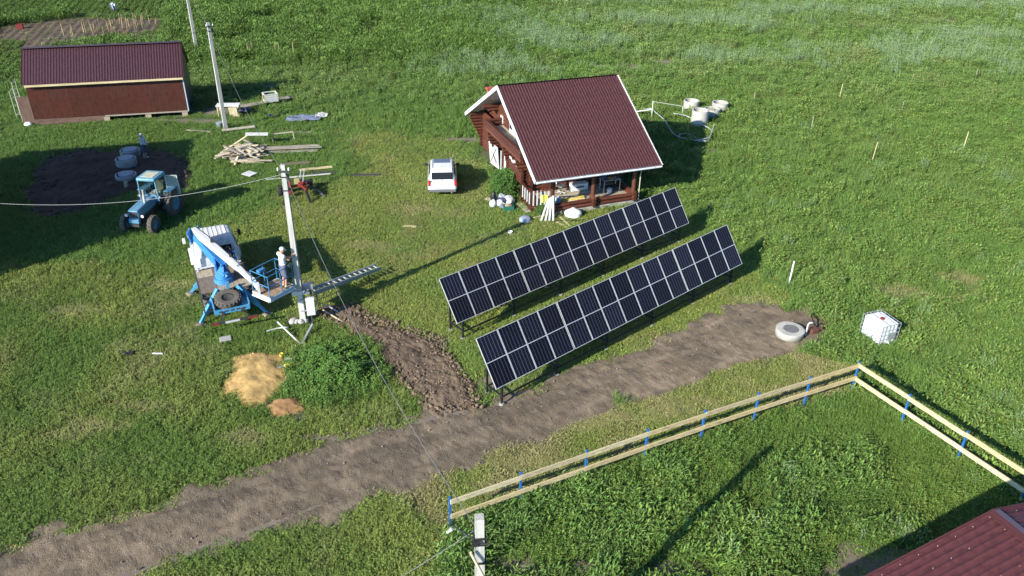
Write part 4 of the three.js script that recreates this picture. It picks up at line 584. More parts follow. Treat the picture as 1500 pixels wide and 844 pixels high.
function person(label, pos, turn, J, wear) { // facing local +z; J overrides joints of the standing skeleton
  const t = thing('person', label, 'person', pos, turn);
  const S = { hipL: [0.09, 0.92, 0], hipR: [-0.09, 0.92, 0], kneeL: [0.1, 0.49, 0.02], kneeR: [-0.1, 0.49, 0.02], ankL: [0.1, 0.08, -0.02], ankR: [-0.1, 0.08, -0.02], pelvis: [0, 0.95, 0], waist: [0, 1.1, 0.01], chest: [0, 1.3, 0.0], neck: [0, 1.46, -0.01], head: [0, 1.62, 0.02], shL: [0.18, 1.41, -0.01], shR: [-0.18, 1.41, -0.01], elL: [0.23, 1.13, -0.02], elR: [-0.23, 1.13, -0.02], wrL: [0.22, 0.9, 0.08], wrR: [-0.22, 0.9, 0.08], toeL: [0.11, 0.035, 0.15], toeR: [-0.11, 0.035, 0.15], ...J };
  const legs = ['L', 'R'].flatMap(s => [[S['hip' + s], S['knee' + s], 0.088, 0.058], [S['knee' + s], S['ank' + s], 0.058, 0.04], [S['ank' + s], S['toe' + s], 0.042, 0.034]]);
  const arms = ['L', 'R'].flatMap(s => [[S['sh' + s], S['el' + s], 0.052, 0.041], [S['el' + s], S['wr' + s], 0.041, 0.029]]);
  const trunk = [[[S.hipL[0], S.hipL[1] + 0.03, S.hipL[2]], [S.hipR[0], S.hipR[1] + 0.03, S.hipR[2]], 0.1, 0.1], [S.pelvis, S.waist, 0.118, 0.112], [S.waist, S.chest, 0.112, 0.125], [S.shL, S.shR, 0.07, 0.07], [S.chest, S.neck, 0.1, 0.06], [S.neck, S.head, 0.055, 0.05]];
  const all = [...legs, ...arms, ...trunk], ys = all.flatMap(b => [b[0][1], b[1][1]]), top = Math.max(...ys) + 0.2, cz = (S.pelvis[2] + S.chest[2]) / 2, half = Math.max(top / 2 + 0.05, 0.55);
  const hx = S.head, up = V(S.head[0] - S.neck[0], S.head[1] - S.neck[1], S.head[2] - S.neck[2]).normalize(), fw = V(...(wear.look || [0, 0, 1])).normalize(), sd_ = up.clone().cross(fw).normalize(), f2 = sd_.clone().cross(up), hat = (s, u, f) => [hx[0] + sd_.x * s + up.x * u + f2.x * f, hx[1] + sd_.y * s + up.y * u + f2.y * f, hx[2] + sd_.z * s + up.z * u + f2.z * f];
  const headB = [[hat(0, 0.03, -0.015), hat(0, 0.035, 0.01), 0.092, 0.088], [hat(0, -0.05, 0.02), hat(0, -0.07, 0.045), 0.062, 0.045], [hat(0, 0.02, 0.095), hat(0, -0.022, 0.112), 0.012, 0.017], [hat(0.083, 0, 0), hat(0.088, -0.03, -0.005), 0.016, 0.014], [hat(-0.083, 0, 0), hat(-0.088, -0.03, -0.005), 0.016, 0.014], [hat(0, -0.055, 0.09), hat(0, -0.055, 0.092), 0.018, 0.018], [S.neck, hat(0, -0.06, -0.02), 0.054, 0.052]];
  part(t, 'body', [meshField(unite(all, 0.035), [0, top / 2, cz], half, 92), meshField(unite(headB, 0.02), hat(0, 0, 0.01), 0.2, 60), hand(S.wrL, wear.dirL || [0, -1, 0.15], 1, 0.5), hand(S.wrR, wear.dirR || [0, -1, 0.15], -1, 0.5)], M.skin);
  for (const s of [-1, 1]) part(t, 'eye', new THREE.SphereGeometry(0.011, 8, 6).translate(...hat(s * 0.033, 0.012, 0.083)), M.dark);
  const cut = (f, g) => (x, y, z) => Math.max(f(x, y, z), g(x, y, z));
  const c = [0, top / 2, cz];
  const shirtB = wear.sleeves ? [...trunk.slice(0, 5), ...arms] : [...trunk.slice(0, 5), [S.shL, S.elL, 0.05, 0.045], [S.shR, S.elR, 0.05, 0.045]].map((b, i) => i > 4 ? [b[0], b[0].map((v, k) => lerp(v, b[1][k], wear.tank ? 0.05 : 0.45)), b[2], b[3]] : b);
  part(t, 'shirt', meshField(cut(unite(shirtB, 0.04, 0.016), (x, y, z) => Math.max(-((x - S.pelvis[0]) * 0 + (y - S.pelvis[1] + 0.03) * (S.chest[1] - S.pelvis[1]) + (z - S.pelvis[2]) * (S.chest[2] - S.pelvis[2])), Math.hypot(x - S.neck[0], z - S.neck[2], y - S.neck[1] - 0.06) < 0.105 ? 0.02 : -1)), c, half, 92), wear.shirt);
  const sh = wear.shortLeg ?? 0.9, shortsB = [trunk[0], trunk[1], ...['L', 'R'].flatMap(s => { const a = S['hip' + s], b = S['knee' + s], e = S['ank' + s]; return sh <= 1 ? [[a, a.map((v, k) => lerp(v, b[k], sh)), 0.096, 0.078]] : [[a, b, 0.092, 0.068], [b, b.map((v, k) => lerp(v, e[k], sh - 1)), 0.068, 0.056]]; })];
  part(t, 'shorts', meshField(cut(unite(shortsB, 0.03, 0.02), (x, y, z) => (y - S.waist[1] + 0.06) * (S.chest[1] - S.pelvis[1]) + (z - S.waist[2]) * (S.chest[2] - S.pelvis[2])), c, half, 92), wear.shorts);
  for (const s of ['L', 'R']) part(t, 'shoe', meshField(cut(unite([[S['ank' + s], S['toe' + s], 0.05, 0.045], [[S['ank' + s][0], S['ank' + s][1] - 0.03, S['ank' + s][2] - 0.02], S['toe' + s], 0.05, 0.045]], 0.02), (x, y, z) => -(y - S['toe' + s][1] + 0.034)), S['toe' + s].map((v, k) => (v + S['ank' + s][k]) / 2), 0.18, 40), wear.shoes);
  if (wear.cap) { const g = new THREE.SphereGeometry(0.112, 18, 10, 0, 6.283, 0, 1.5), b = sheet(8, 3, (u, v) => { const a = (u - 0.5) * 2.2; return [Math.sin(a) * (0.1 + 0.0 * v), -0.004 - 0.012 * v - 0.03 * (u - 0.5) ** 2, Math.cos(a) * 0.1 + v * 0.085 * Math.cos(a * 0.8)]; }); const q = new THREE.Matrix4().makeBasis(sd_, up, f2); q.setPosition(...hat(0, 0.03, -0.005)); const cap = part(t, 'cap', merge([g, b]).applyMatrix4(q), wear.cap); }
  if (wear.hair) part(t, 'hair', meshField((x, y, z) => Math.max(unite([[hat(0, 0.035, -0.025), hat(0, 0.04, 0), 0.103, 0.098], [hat(0, 0, -0.05), hat(0, -0.05, -0.06), 0.075, 0.06]], 0.03)(x, y, z), (x - hx[0]) * f2.x + (y - hx[1]) * f2.y + (z - hx[2]) * f2.z - 0.045 - 0.6 * Math.max(0, ((x - hx[0]) * up.x + (y - hx[1]) * up.y + (z - hx[2]) * up.z - 0.05))), hat(0, 0, 0), 0.19, 48), wear.hair);
  if (wear.vest) part(t, 'vest', meshField(cut(cut(unite(trunk.slice(1, 4), 0.04, 0.034), (x, y, z) => z - 0.03 - S.chest[2]), (x, y) => Math.max(y - 1.4, 0.95 - y)), c, half, 92), wear.vest);
  return t;
}

// ---------------------------------------------------------------- lift truck
const TO = [-12.1, -29.7], TA = 0.445, tw = (x, y, z) => [TO[0] + x * Math.cos(TA) + z * Math.sin(TA), y, TO[1] - x * Math.sin(TA) + z * Math.cos(TA)];
{
  const t = thing('lift_truck', 'white cabbed truck with a blue and white lifting boom and basket', 'truck', [TO[0], 0, TO[1]], TA);
  const R = rng(15);
  part(t, 'chassis', [box(2.3, 0.05, 0.05, 0, 1.1, -1.95), box(0.12, 0.22, 6.6, -0.42, 0.82, -4.0), box(0.12, 0.22, 6.6, 0.42, 0.82, -4.0), box(0.8, 0.12, 0.15, 0, 0.82, -0.9), box(0.8, 0.12, 0.15, 0, 0.82, -3.6), box(1.7, 0.16, 0.16, 0, 0.58, -2.5), box(1.7, 0.16, 0.16, 0, 0.58, -6.5)], M.dark);
  for (const z of [-6.5, -2.5]) for (const s of [-1, 1]) wheel(t, 'wheel', [s * 0.92, 0.57, z], 0.57, 0.34, 0.27, M.grey, 20, M.tyreDusty);
  // cab: lower body, hood, upper body leaning in to a ribbed roof
  const ring = (y, hw, z0, z1, e = 9) => sup(40, e, (a, b) => [a * hw, y, lerp(z0, z1, (b + 1) / 2)]);
  part(t, 'cab', loft([ring(0.85, 1.0, -6.85, -4.66), ring(1.1, 1.06, -6.9, -4.62), ring(1.7, 1.06, -6.88, -4.62), ring(1.78, 1.02, -6.8, -4.66), ring(2.1, 0.95, -6.6, -4.68), ring(2.45, 0.87, -6.42, -4.72), ring(2.53, 0.78, -6.32, -4.8, 6), ring(2.55, 0.6, -6.1, -5.0, 5)]), M.white);
  part(t, 'hood', loft([ring(0.8, 0.8, -8.05, -6.7), ring(1.3, 0.82, -8.1, -6.7), ring(1.62, 0.74, -7.95, -6.7), ring(1.7, 0.55, -7.7, -6.7)]), M.white);
  for (const s of [-1, 1]) part(t, 'fender', loft([[-7.25, 0.05], [-7.1, 0.3], [-6.5, 0.36], [-5.95, 0.25], [-5.8, 0.02]].map(([z, h]) => sup(16, 6, (a, b) => [s * 0.95 + a * 0.24, 1.02 + h * 0.8 + b * 0.05 - 0.1, z]))), M.white);
  part(t, 'bumper', rbox(2.1, 0.25, 0.15, 0.04, 0, 0.7, -8.2), M.dark);
  for (let i = 0; i < 7; i++) part(t, 'roof_rib', rbox(0.07, 0.035, 1.35, 0.015, -0.6 + i * 0.2, 2.55, -5.55), M.white);
  part(t, 'rear_window', rbox(0.62, 0.34, 0.03, 0.01, 0.4, 2.05, -4.665, -0.1), M.glass); part(t, 'windscreen', rbox(1.6, 0.5, 0.03, 0.01, 0, 2.08, -6.66, 0.45), M.glass);
  for (const s of [-1, 1]) { const d = part(t, 'door', rbox(0.03, 1.15, 1.05, 0.012, s * 1.055, 1.25, -5.8), M.white); part(d, 'side_window', box(0.02, 0.42, 0.85, s * 0.985, 2.05, -5.75, 0, 0, s * 0.2), M.glass); part(d, 'handle', box(0.03, 0.03, 0.14, s * 1.08, 1.5, -5.4), M.dark); const m = part(t, 'mirror', rbox(0.14, 0.3, 0.06, 0.02, s * 1.3, 1.98, -6.35), s < 0 ? M.white : M.black); part(m, 'mirror_arm', bar([s * 1.0, 2.0, -6.4], [s * 1.3, 2.02, -6.35], 0.015), M.dark); part(t, 'headlamp', new THREE.CylinderGeometry(0.1, 0.1, 0.06, 14).rotateX(1.5708).translate(s * 0.65, 1.05, -8.1), M.paleGlass); }
  part(t, 'air_intake', [bar([-0.98, 1.2, -5.0], [-0.98, 2.75, -5.0], 0.06), lathe([[0, 0], [0.14, 0.01], [0.15, 0.07], [0.09, 0.13], [0, 0.15]], 16).translate(-0.98, 2.75, -5.0)], M.white);
  part(t, 'cab_guard', [box(0.06, 1.3, 0.08, -1.0, 1.75, -4.5), box(2.0, 0.06, 0.06, 0, 1.3, -4.52)], M.white);
  // flat bed of worn plywood pieces
  for (let i = 0; i < 3; i++) for (let k = 0; k < 3; k++) part(t, 'bed_board', box(0.72, 0.035, 0.76, -0.74 + i * 0.74, 1.15 + 0.006 * ((i + k) % 3), -4.18 + k * 0.78, 0, 0, 0), [M.board, M.boardDark, M.boardGrey, wood([0.27, 0.21, 0.15])][Math.floor(R() * 4)]);
  part(t, 'bed_frame', [box(0.06, 0.14, 3.95, -1.14, 1.1, -2.65), box(0.06, 0.14, 2.6, 1.14, 1.1, -3.3), box(2.3, 0.14, 0.06, 0, 1.1, -4.62)], M.dark);
  part(t, 'side_locker', [box(0.4, 0.5, 1.2, -0.95, 0.8, -3.6), box(0.4, 0.5, 1.2, 0.95, 0.8, -3.6)], M.dark);
  // slewing column and folding boom
  part(t, 'turntable', [new THREE.CylinderGeometry(0.42, 0.46, 0.2, 24).translate(0.02, 1.27, -3.15), new THREE.CylinderGeometry(0.32, 0.36, 0.25, 20).translate(0.02, 1.48, -3.15)], M.blue);
  part(t, 'column', [beam([-0.05, 1.5, -3.1], [0.0, 1.95, -3.2], 0.42, 0.5), box(0.06, 0.75, 0.7, -0.24, 1.95, -3.3, 0.25), box(0.06, 0.75, 0.7, 0.2, 1.95, -3.3, 0.25)], M.blue);
  const lower = part(t, 'lower_boom', [beam([0.1, 1.95, -3.0], [-0.78, 2.98, -4.55], 0.3, 0.34), beam([0.12, 1.6, -2.8], [-0.7, 2.66, -4.55], 0.24, 0.16)], M.blue);
  part(lower, 'cylinder', bar([0.16, 1.55, -2.7], [-0.45, 2.45, -4.0], 0.07), M.blue); part(lower, 'piston', bar([-0.3, 2.25, -3.7], [-0.62, 2.65, -4.4], 0.035), M.alu); part(lower, 'elbow_plate', [box(0.05, 0.75, 0.34, -1.0, 2.98, -4.6, 0.3, -0.55), box(0.05, 0.75, 0.34, -0.62, 2.98, -4.72, 0.3, -0.55)], M.blue);
  const upper = part(t, 'upper_boom', [beam([-0.82, 3.2, -4.72], [0.62, 2.62, -1.35], 0.22, 0.32), beam([0.3, 2.74, -2.1], [1.06, 2.36, -0.3], 0.17, 0.24)], M.white);
  part(upper, 'boom_link', bar([-0.6, 2.98, -4.5], [0.2, 2.52, -2.4], 0.05), M.blue); part(upper, 'hose', tube([[-0.7, 3.42, -4.6], [-0.3, 3.3, -3.7], [0.2, 3.05, -2.5], [0.7, 2.8, -1.2], [1.0, 2.55, -0.4]], 0.022, 20, 6), M.black); part(upper, 'hose_guide', [box(0.1, 0.1, 0.16, -0.2, 3.2, -3.3), box(0.1, 0.1, 0.16, 0.4, 2.96, -2.0)], M.dark);
  part(t, 'control_block', [rbox(0.5, 0.35, 0.4, 0.04, 0.42, 1.95, -4.15), box(0.3, 0.2, 0.2, 0.12, 2.2, -4.3), tube([[0.3, 2.1, -4.1], [0.5, 2.35, -4.2], [0.65, 2.0, -4.0], [0.35, 1.7, -3.7]], 0.035, 16, 6)], M.dark); part(t, 'operator_seat_frame', [bar([0.7, 1.2, -4.2], [0.75, 2.15, -4.25], 0.03), bar([0.3, 2.12, -3.95], [0.85, 2.1, -4.05], 0.03), box(0.34, 0.1, 0.3, 0.62, 1.85, -3.8)], M.blue); part(t, 'yellow_tank', rbox(0.3, 0.25, 0.5, 0.05, 0.75, 1.3, -4.1), M.blue);
  // basket
  const C = [1.8, 2.05, 0.14], PS = 0.549, c = Math.cos(PS), s = Math.sin(PS), b = (x, y, z) => [C[0] + x * c + z * s, C[1] + y, C[2] - x * s + z * c], bw = 0.68, bd = 0.53;
  const floor = part(t, 'basket', [box(2 * bw, 0.04, 2 * bd, 0, 0, 0), box(2 * bw + 0.06, 0.12, 0.03, 0, -0.02, bd + 0.015), box(2 * bw + 0.06, 0.12, 0.03, 0, -0.02, -bd - 0.015), box(0.03, 0.12, 2 * bd, bw + 0.015, -0.02, 0), box(0.03, 0.12, 2 * bd, -bw - 0.015, -0.02, 0)].map(g => g.rotateY(PS).translate(...C)), mat([0.55, 0.66, 0.72], 0.5));
  part(floor, 'floor_board', box(2 * bw - 0.06, 0.03, 2 * bd - 0.06, 0, 0.035, 0).rotateY(PS).translate(...C), wood([0.36, 0.25, 0.16]));
  for (const [x, z] of [[-bw, -bd], [bw, -bd], [bw, bd], [-bw, bd], [0, -bd], [0, bd], [bw, 0]]) part(floor, 'stanchion', bar(b(x, 0, z), b(x, 1.05, z), 0.022), M.basketBlue);
  for (const y of [0.55, 1.05]) for (const [p, q] of [[[-bw, -bd], [bw, -bd]], [[bw, -bd], [bw, bd]], [[bw, bd], [-bw, bd]], [[-bw, bd], [-bw, -bd]]]) part(floor, 'guard_rail', bar(b(p[0], y, p[1]), b(q[0], y, q[1]), 0.022), M.basketBlue);
  part(floor, 'control_panel', rbox(0.34, 0.16, 0.2, 0.02).rotateY(PS).translate(...b(-0.45, 1.08, -0.1)), M.basketBlue); part(floor, 'toe_bumper', [bar(b(-bw - 0.05, -0.12, bd), b(bw, -0.12, bd + 0.05), 0.05), bar(b(-bw - 0.05, -0.12, bd), b(-bw - 0.06, -0.12, -bd), 0.05)], M.white); part(floor, 'mount', [beam([1.0, 2.4, -0.42], b(-bw - 0.02, 0.35, -0.1), 0.16, 0.2), beam(b(-bw - 0.03, 0.6, -0.1), b(-bw - 0.03, -0.05, -0.1), 0.14, 0.08)], M.white);
  // outriggers with foot plates on timber pads
  for (const [a, f] of [[[-0.38, 1.42, -1.95], [-1.41, 0.12, -1.47]], [[0.48, 1.42, -1.98], [1.48, 0.12, -1.24]], [[-0.75, 1.0, -4.35], [-1.5, 0.12, -4.5]], [[0.75, 1.0, -4.35], [1.5, 0.12, -4.5]]]) { const o = part(t, 'outrigger', [beam(a, f.map((v, k) => lerp(a[k], v, 0.72)), 0.17, 0.17), beam(a.map((v, k) => lerp(v, f[k], 0.6)), f, 0.11, 0.11)], M.cyan); part(o, 'foot_plate', new THREE.CylinderGeometry(0.14, 0.16, 0.06, 14).translate(f[0], 0.13, f[2]), M.boardDark); part(o, 'timber_pad', box(0.36, 0.1, 0.36, f[0], 0.05, f[2], 0, 0.4), M.board); }
  part(t, 'rear_post', box(0.14, 0.55, 0.14, 0.06, 1.3, -2.15), M.cyan);
  const tray = part(t, 'tyre_tray', [box(1.5, 0.05, 1.1, 0, 0.92, -1.3), box(1.5, 0.22, 0.04, 0, 0.92, -0.74), box(0.05, 0.3, 1.1, 0.75, 1.0, -1.3), box(0.05, 0.3, 1.1, -0.75, 1.0, -1.3)], M.cyan);
  for (let i = 0; i < 5; i++) part(tray, 'slot', rbox(0.16, 0.07, 0.012, 0.005, -0.5 + i * 0.25, 0.93, -0.715), M.dark);
  const tm = new THREE.Matrix4().makeRotationZ(Math.PI / 2).premultiply(new THREE.Matrix4().makeRotationX(0.18)); wheel(t, 'spare_tyre', [-0.08, 1.18, -1.28], 0.56, 0.34, 0.27, M.dark, 20, M.tyreDusty, tm);
  const mk = part(t, 'marker_bar', box(1.98, 0.12, 0.05, 0.02, 0.62, -0.3), M.dark); for (const [x, w, m] of [[-0.82, 0.34, M.red], [-0.1, 0.62, M.offWhite], [0.78, 0.42, M.red]]) part(mk, 'marker_strip', box(w, 0.1, 0.012, x, 0.62, -0.268), m);
  part(t, 'marker_arm', [box(0.06, 0.06, 0.5, -0.5, 0.68, -0.55), box(0.06, 0.06, 0.5, 0.5, 0.68, -0.55)], M.dark);
}
const liftMan = person('man in white cap, white vest top and patterned shorts in the lift basket', tw(2.3, 2.1, 0.22), 2.31, { elL: [0.24, 1.18, 0.12], wrL: [0.14, 1.14, 0.36], elR: [-0.22, 1.24, 0.18], wrR: [-0.06, 1.3, 0.42], chest: [0, 1.3, 0.02], neck: [0, 1.46, 0.02], head: [0, 1.61, 0.06] }, { look: [0, -0.15, 1], tank: 1, shirt: M.white, shorts: mat([0.1, 0.115, 0.17], 0.8, { map: grain }), shortLeg: 0.95, shoes: mat([0.4, 0.3, 0.22], 0.7), cap: M.white, dirL: [0.1, 0, 1], dirR: [0, 0.1, 1] });
liftMan.scale.setScalar(1.1);
person('person in grey headscarf, white top and dark shorts standing behind the tractor', [-24.52, 0.08, -50.42], 1.35, { elL: [0.22, 1.14, 0.08], wrL: [0.08, 1.1, 0.28], elR: [-0.22, 1.14, 0.08], wrR: [-0.1, 1.06, 0.28] }, { look: [0, -0.15, 1], sleeves: 1, shirt: M.offWhite, shorts: mat([0.06, 0.08, 0.1], 0.8), shortLeg: 1.02, shoes: M.offWhite, hair: mat([0.4, 0.42, 0.5], 0.8), vest: mat([0.05, 0.06, 0.11], 0.7), dirL: [-0.4, -0.2, 1], dirR: [0.4, -0.2, 1] });
person('gardener in pale blue shirt bending over the potato rows at the top left', [-46.3, 0.05, -95.4], 0.9, { pelvis: [0, 0.9, -0.15], waist: [0, 0.98, 0.02], chest: [0, 1.0, 0.25], neck: [0, 0.94, 0.42], head: [0, 0.9, 0.56], hipL: [0.1, 0.88, -0.18], hipR: [-0.1, 0.88, -0.18], shL: [0.18, 0.97, 0.36], shR: [-0.18, 0.97, 0.36], elL: [0.2, 0.7, 0.4], elR: [-0.2, 0.7, 0.4], wrL: [0.16, 0.45, 0.45], wrR: [-0.16, 0.45, 0.45] }, { look: [0, -1, 0.4], sleeves: 1, shirt: mat([0.45, 0.5, 0.68], 0.8), shorts: mat([0.07, 0.08, 0.13], 0.8), shortLeg: 1.8, shoes: M.dark, hair: mat([0.6, 0.6, 0.62], 0.8) });

// ---------------------------------------------------------------- tractor
{
  const t = thing('tractor', 'small blue farm tractor with cab, its door swung open', 'tractor', [-20.45, 0, -39.75], -0.12);
  for (const s of [-1, 1]) { wheel(t, 'wheel', [s * 0.79, 0.5, 0], 0.5, 0.27, 0.26, M.tractorBlue, 16, M.tyreDusty); wheel(t, 'wheel', [s * 0.78, 0.78, -2.37], 0.78, 0.42, 0.44, M.tractorBlue, 20, M.tyreDusty); }
  part(t, 'engine', [box(0.42, 0.5, 1.7, 0, 0.85, -0.75), box(0.5, 0.5, 0.9, 0, 0.8, -2.1), box(1.3, 0.16, 0.16, 0, 0.5, 0), box(1.2, 0.3, 0.3, 0, 0.78, -2.37), new THREE.CylinderGeometry(0.09, 0.09, 0.4, 12).translate(-0.28, 0.95, -0.7)], M.dark);
  const hood = part(t, 'hood', loft([[0.42, 0.27, 0.95, 1.40], [0.38, 0.3, 0.88, 1.46], [-0.3, 0.31, 0.98, 1.5], [-1.4, 0.31, 1.0, 1.55]].map(([z, w, y0, y1]) => sup(28, 7, (a, b) => [a * w, lerp(y0, y1, (b + 1) / 2), z]))), M.tractorBlue);
  part(hood, 'grille', rbox(0.46, 0.34, 0.03, 0.01, 0, 1.2, 0.425), M.black); for (let i = 0; i < 5; i++) part(hood, 'grille_bar', box(0.44, 0.012, 0.015, 0, 1.08 + i * 0.06, 0.445), M.grey);
  part(t, 'nose', rbox(0.6, 0.24, 0.2, 0.03, 0, 0.85, 0.42), M.tractorBlue); part(t, 'front_weight', box(0.5, 0.18, 0.3, 0, 0.62, 0.35), M.dark);
  for (const s of [-1, 1]) { const l = part(t, 'headlamp', [new THREE.CylinderGeometry(0.085, 0.06, 0.1, 14).rotateX(1.5708).translate(s * 0.46, 1.12, 0.32)], mat([0.75, 0.68, 0.62], 0.2)); part(l, 'lamp_stalk', bar([s * 0.3, 0.98, 0.2], [s * 0.46, 1.06, 0.3], 0.02), M.red); part(t, 'turn_light', rbox(0.1, 0.08, 0.06, 0.01, s * 0.58, 1.5, -1.42), M.offWhite); }
  part(t, 'exhaust', [bar([0.2, 1.5, -0.55], [0.2, 2.25, -0.6], 0.045), bar([0.2, 1.55, -0.56], [0.2, 1.95, -0.58], 0.075)], mat([0.5, 0.46, 0.4], 0.6)); part(t, 'air_cleaner', bar([-0.2, 1.5, -1.1], [-0.2, 1.8, -1.1], 0.07), M.dark);
  part(t, 'cab_roof', loft([[2.42, 0.53, -2.52, -1.34], [2.46, 0.57, -2.56, -1.28], [2.57, 0.55, -2.54, -1.3], [2.6, 0.49, -2.48, -1.36]].map(([y, w, z0, z1]) => sup(32, 10, (a, b) => [a * w, y, lerp(z0, z1, (b + 1) / 2)]))), mat([0.12, 0.31, 0.43], 0.5, { map: grain })); part(t, 'roof_hatch', rbox(0.72, 0.03, 0.78, 0.012, 0, 2.605, -1.9), mat([0.52, 0.5, 0.36], 0.7, { map: grain }));
  for (const s of [-1, 1]) { for (const z of [-1.4, -2.45]) part(t, 'cab_pillar', beam([s * 0.54, 1.25, z], [s * 0.5, 2.43, z], 0.06, 0.06), M.tractorBlue); part(t, 'rear_fender', rbox(0.42, 0.06, 1.0, 0.02, s * 0.78, 1.62, -2.4), M.tractorBlue); part(t, 'fender_side', rbox(0.06, 0.5, 0.9, 0.02, s * 0.56, 1.38, -2.4), M.tractorBlue); }
  part(t, 'cab_floor', box(1.1, 0.08, 1.2, 0, 1.12, -1.95), M.dark); part(t, 'dash', rbox(0.9, 0.4, 0.2, 0.03, 0, 1.4, -1.5), M.tractorBlue);
  part(t, 'windscreen', box(0.98, 0.8, 0.012, 0, 2.0, -1.38), M.paleGlass); part(t, 'rear_glass', box(0.98, 0.9, 0.012, 0, 1.95, -2.46), M.paleGlass); part(t, 'side_glass', box(0.012, 0.9, 1.0, -0.52, 1.95, -1.92), M.paleGlass);
  part(t, 'seat', [rbox(0.45, 0.12, 0.45, 0.03, 0, 1.45, -2.4), rbox(0.45, 0.5, 0.1, 0.03, 0, 1.72, -2.62)], mat([0.3, 0.25, 0.16], 0.8)); part(t, 'steering_wheel', [new THREE.TorusGeometry(0.19, 0.015, 6, 20).rotateX(1.1).translate(0, 1.78, -1.85), bar([0, 1.5, -1.6], [0, 1.78, -1.85], 0.02)], M.black);
  const d = part(t, 'open_door', [bar([0.54, 1.25, -2.42], [1.1, 1.2, -2.75], 0.025), bar([0.54, 2.38, -2.42], [1.06, 2.3, -2.72], 0.025), bar([1.1, 1.2, -2.75], [1.06, 2.3, -2.72], 0.025), bar([0.54, 1.25, -2.42], [0.54, 2.38, -2.42], 0.025)], mat([0.6, 0.62, 0.55], 0.5)); part(d, 'door_glass', box(0.6, 1.06, 0.012, 0.81, 1.78, -2.58, 0, 0.54), mat([0.36, 0.38, 0.35], 0.25));
  part(t, 'step', [box(0.3, 0.03, 0.25, 0.6, 0.62, -1.55), bar([0.5, 0.62, -1.6], [0.5, 1.1, -1.6], 0.02), bar([0.7, 0.62, -1.6], [0.66, 1.1, -1.6], 0.02)], M.dark);
}
// ---------------------------------------------------------------- car
{
  const t = thing('parked_car', 'white estate car parked on the grass, seen from behind', 'car', [-4.32, 0, -45.15], 0.09);
  const sec = [[0.0, 0.74, 0.46, 0.96], [-0.05, 0.84, 0.38, 1.02], [-0.3, 0.89, 0.31, 1.06], [-1.2, 0.905, 0.27, 1.05], [-2.6, 0.905, 0.27, 1.02], [-3.5, 0.89, 0.28, 1.0], [-4.0, 0.85, 0.3, 0.94], [-4.25, 0.74, 0.4, 0.82]];
  part(t, 'body', loft(sec.map(([z, w, y0, y1]) => sup(40, 5, (a, b) => [a * w * (1 - 0.04 * b), lerp(y0, y1, (b + 1) / 2), z]))), M.carPaint);
  const cab = [[0.98, 0.84, -3.25, -0.1], [1.08, 0.83, -3.05, -0.14], [1.3, 0.775, -2.72, -0.27], [1.5, 0.70, -2.42, -0.42], [1.58, 0.655, -2.28, -0.47], [1.625, 0.57, -2.15, -0.58], [1.635, 0.45, -2.0, -0.7]];
  part(t, 'cabin', loft(cab.map(([y, w, z0, z1]) => sup(44, 9, (a, b) => [a * w, y, lerp(z0, z1, (b + 1) / 2)]))), M.carPaint);
  part(t, 'rear_window', rbox(1.28, 0.44, 0.03, 0.012, 0, 1.29, -0.265, -0.58), M.glass); part(t, 'windscreen', rbox(1.35, 0.62, 0.03, 0.012, 0, 1.3, -2.745, 0.99), M.glass); part(t, 'roof_glass', rbox(1.0, 0.02, 0.65, 0.008, 0, 1.64, -1.85), mat([0.12, 0.15, 0.2], 0.25)); part(t, 'roof_spoiler', rbox(1.2, 0.03, 0.24, 0.012, 0, 1.6, -0.46, 0.15), M.carPaint);
  for (const s of [-1, 1]) {
    part(t, 'tail_light', rbox(0.14, 0.36, 0.12, 0.03, s * 0.785, 0.93, -0.02), M.tail); part(t, 'roof_rail', [beam([s * 0.6, 1.66, -0.65], [s * 0.6, 1.66, -2.1], 0.035, 0.03)], M.alu);
    part(t, 'side_window', box(0.02, 0.34, 1.0, s * 0.775, 1.3, -1.0, 0, 0, s * 0.29), M.glass); part(t, 'side_window', box(0.02, 0.34, 0.85, s * 0.775, 1.3, -2.05, 0, 0, s * 0.29), M.glass);
    const m = part(t, 'wing_mirror', rbox(0.2, 0.15, 0.12, 0.03, s * 1.0, 1.12, -2.6), M.black); part(m, 'mirror_foot', box(0.14, 0.04, 0.05, s * 0.88, 1.08, -2.6), M.black);
    for (const z of [-0.82, -3.45]) wheel(t, 'wheel', [s * 0.78, 0.33, z], 0.33, 0.22, 0.2, M.alu, 0);
  }
  const b = part(t, 'rear_bumper', rbox(1.66, 0.2, 0.14, 0.05, 0, 0.44, -0.03), M.grey); part(b, 'exhaust', bar([0.55, 0.3, 0.0], [0.55, 0.3, -0.2], 0.03), M.alu);
  part(t, 'number_plate', rbox(0.52, 0.12, 0.02, 0.005, 0, 0.78, 0.005), mat([0.66, 0.66, 0.66], 0.5)); part(t, 'antenna', bar([0, 1.63, -0.8], [0, 1.8, -0.7], 0.008), M.black); part(t, 'wiper', bar([-0.05, 1.1, -0.13], [0.35, 1.2, -0.2], 0.008), M.black);
}

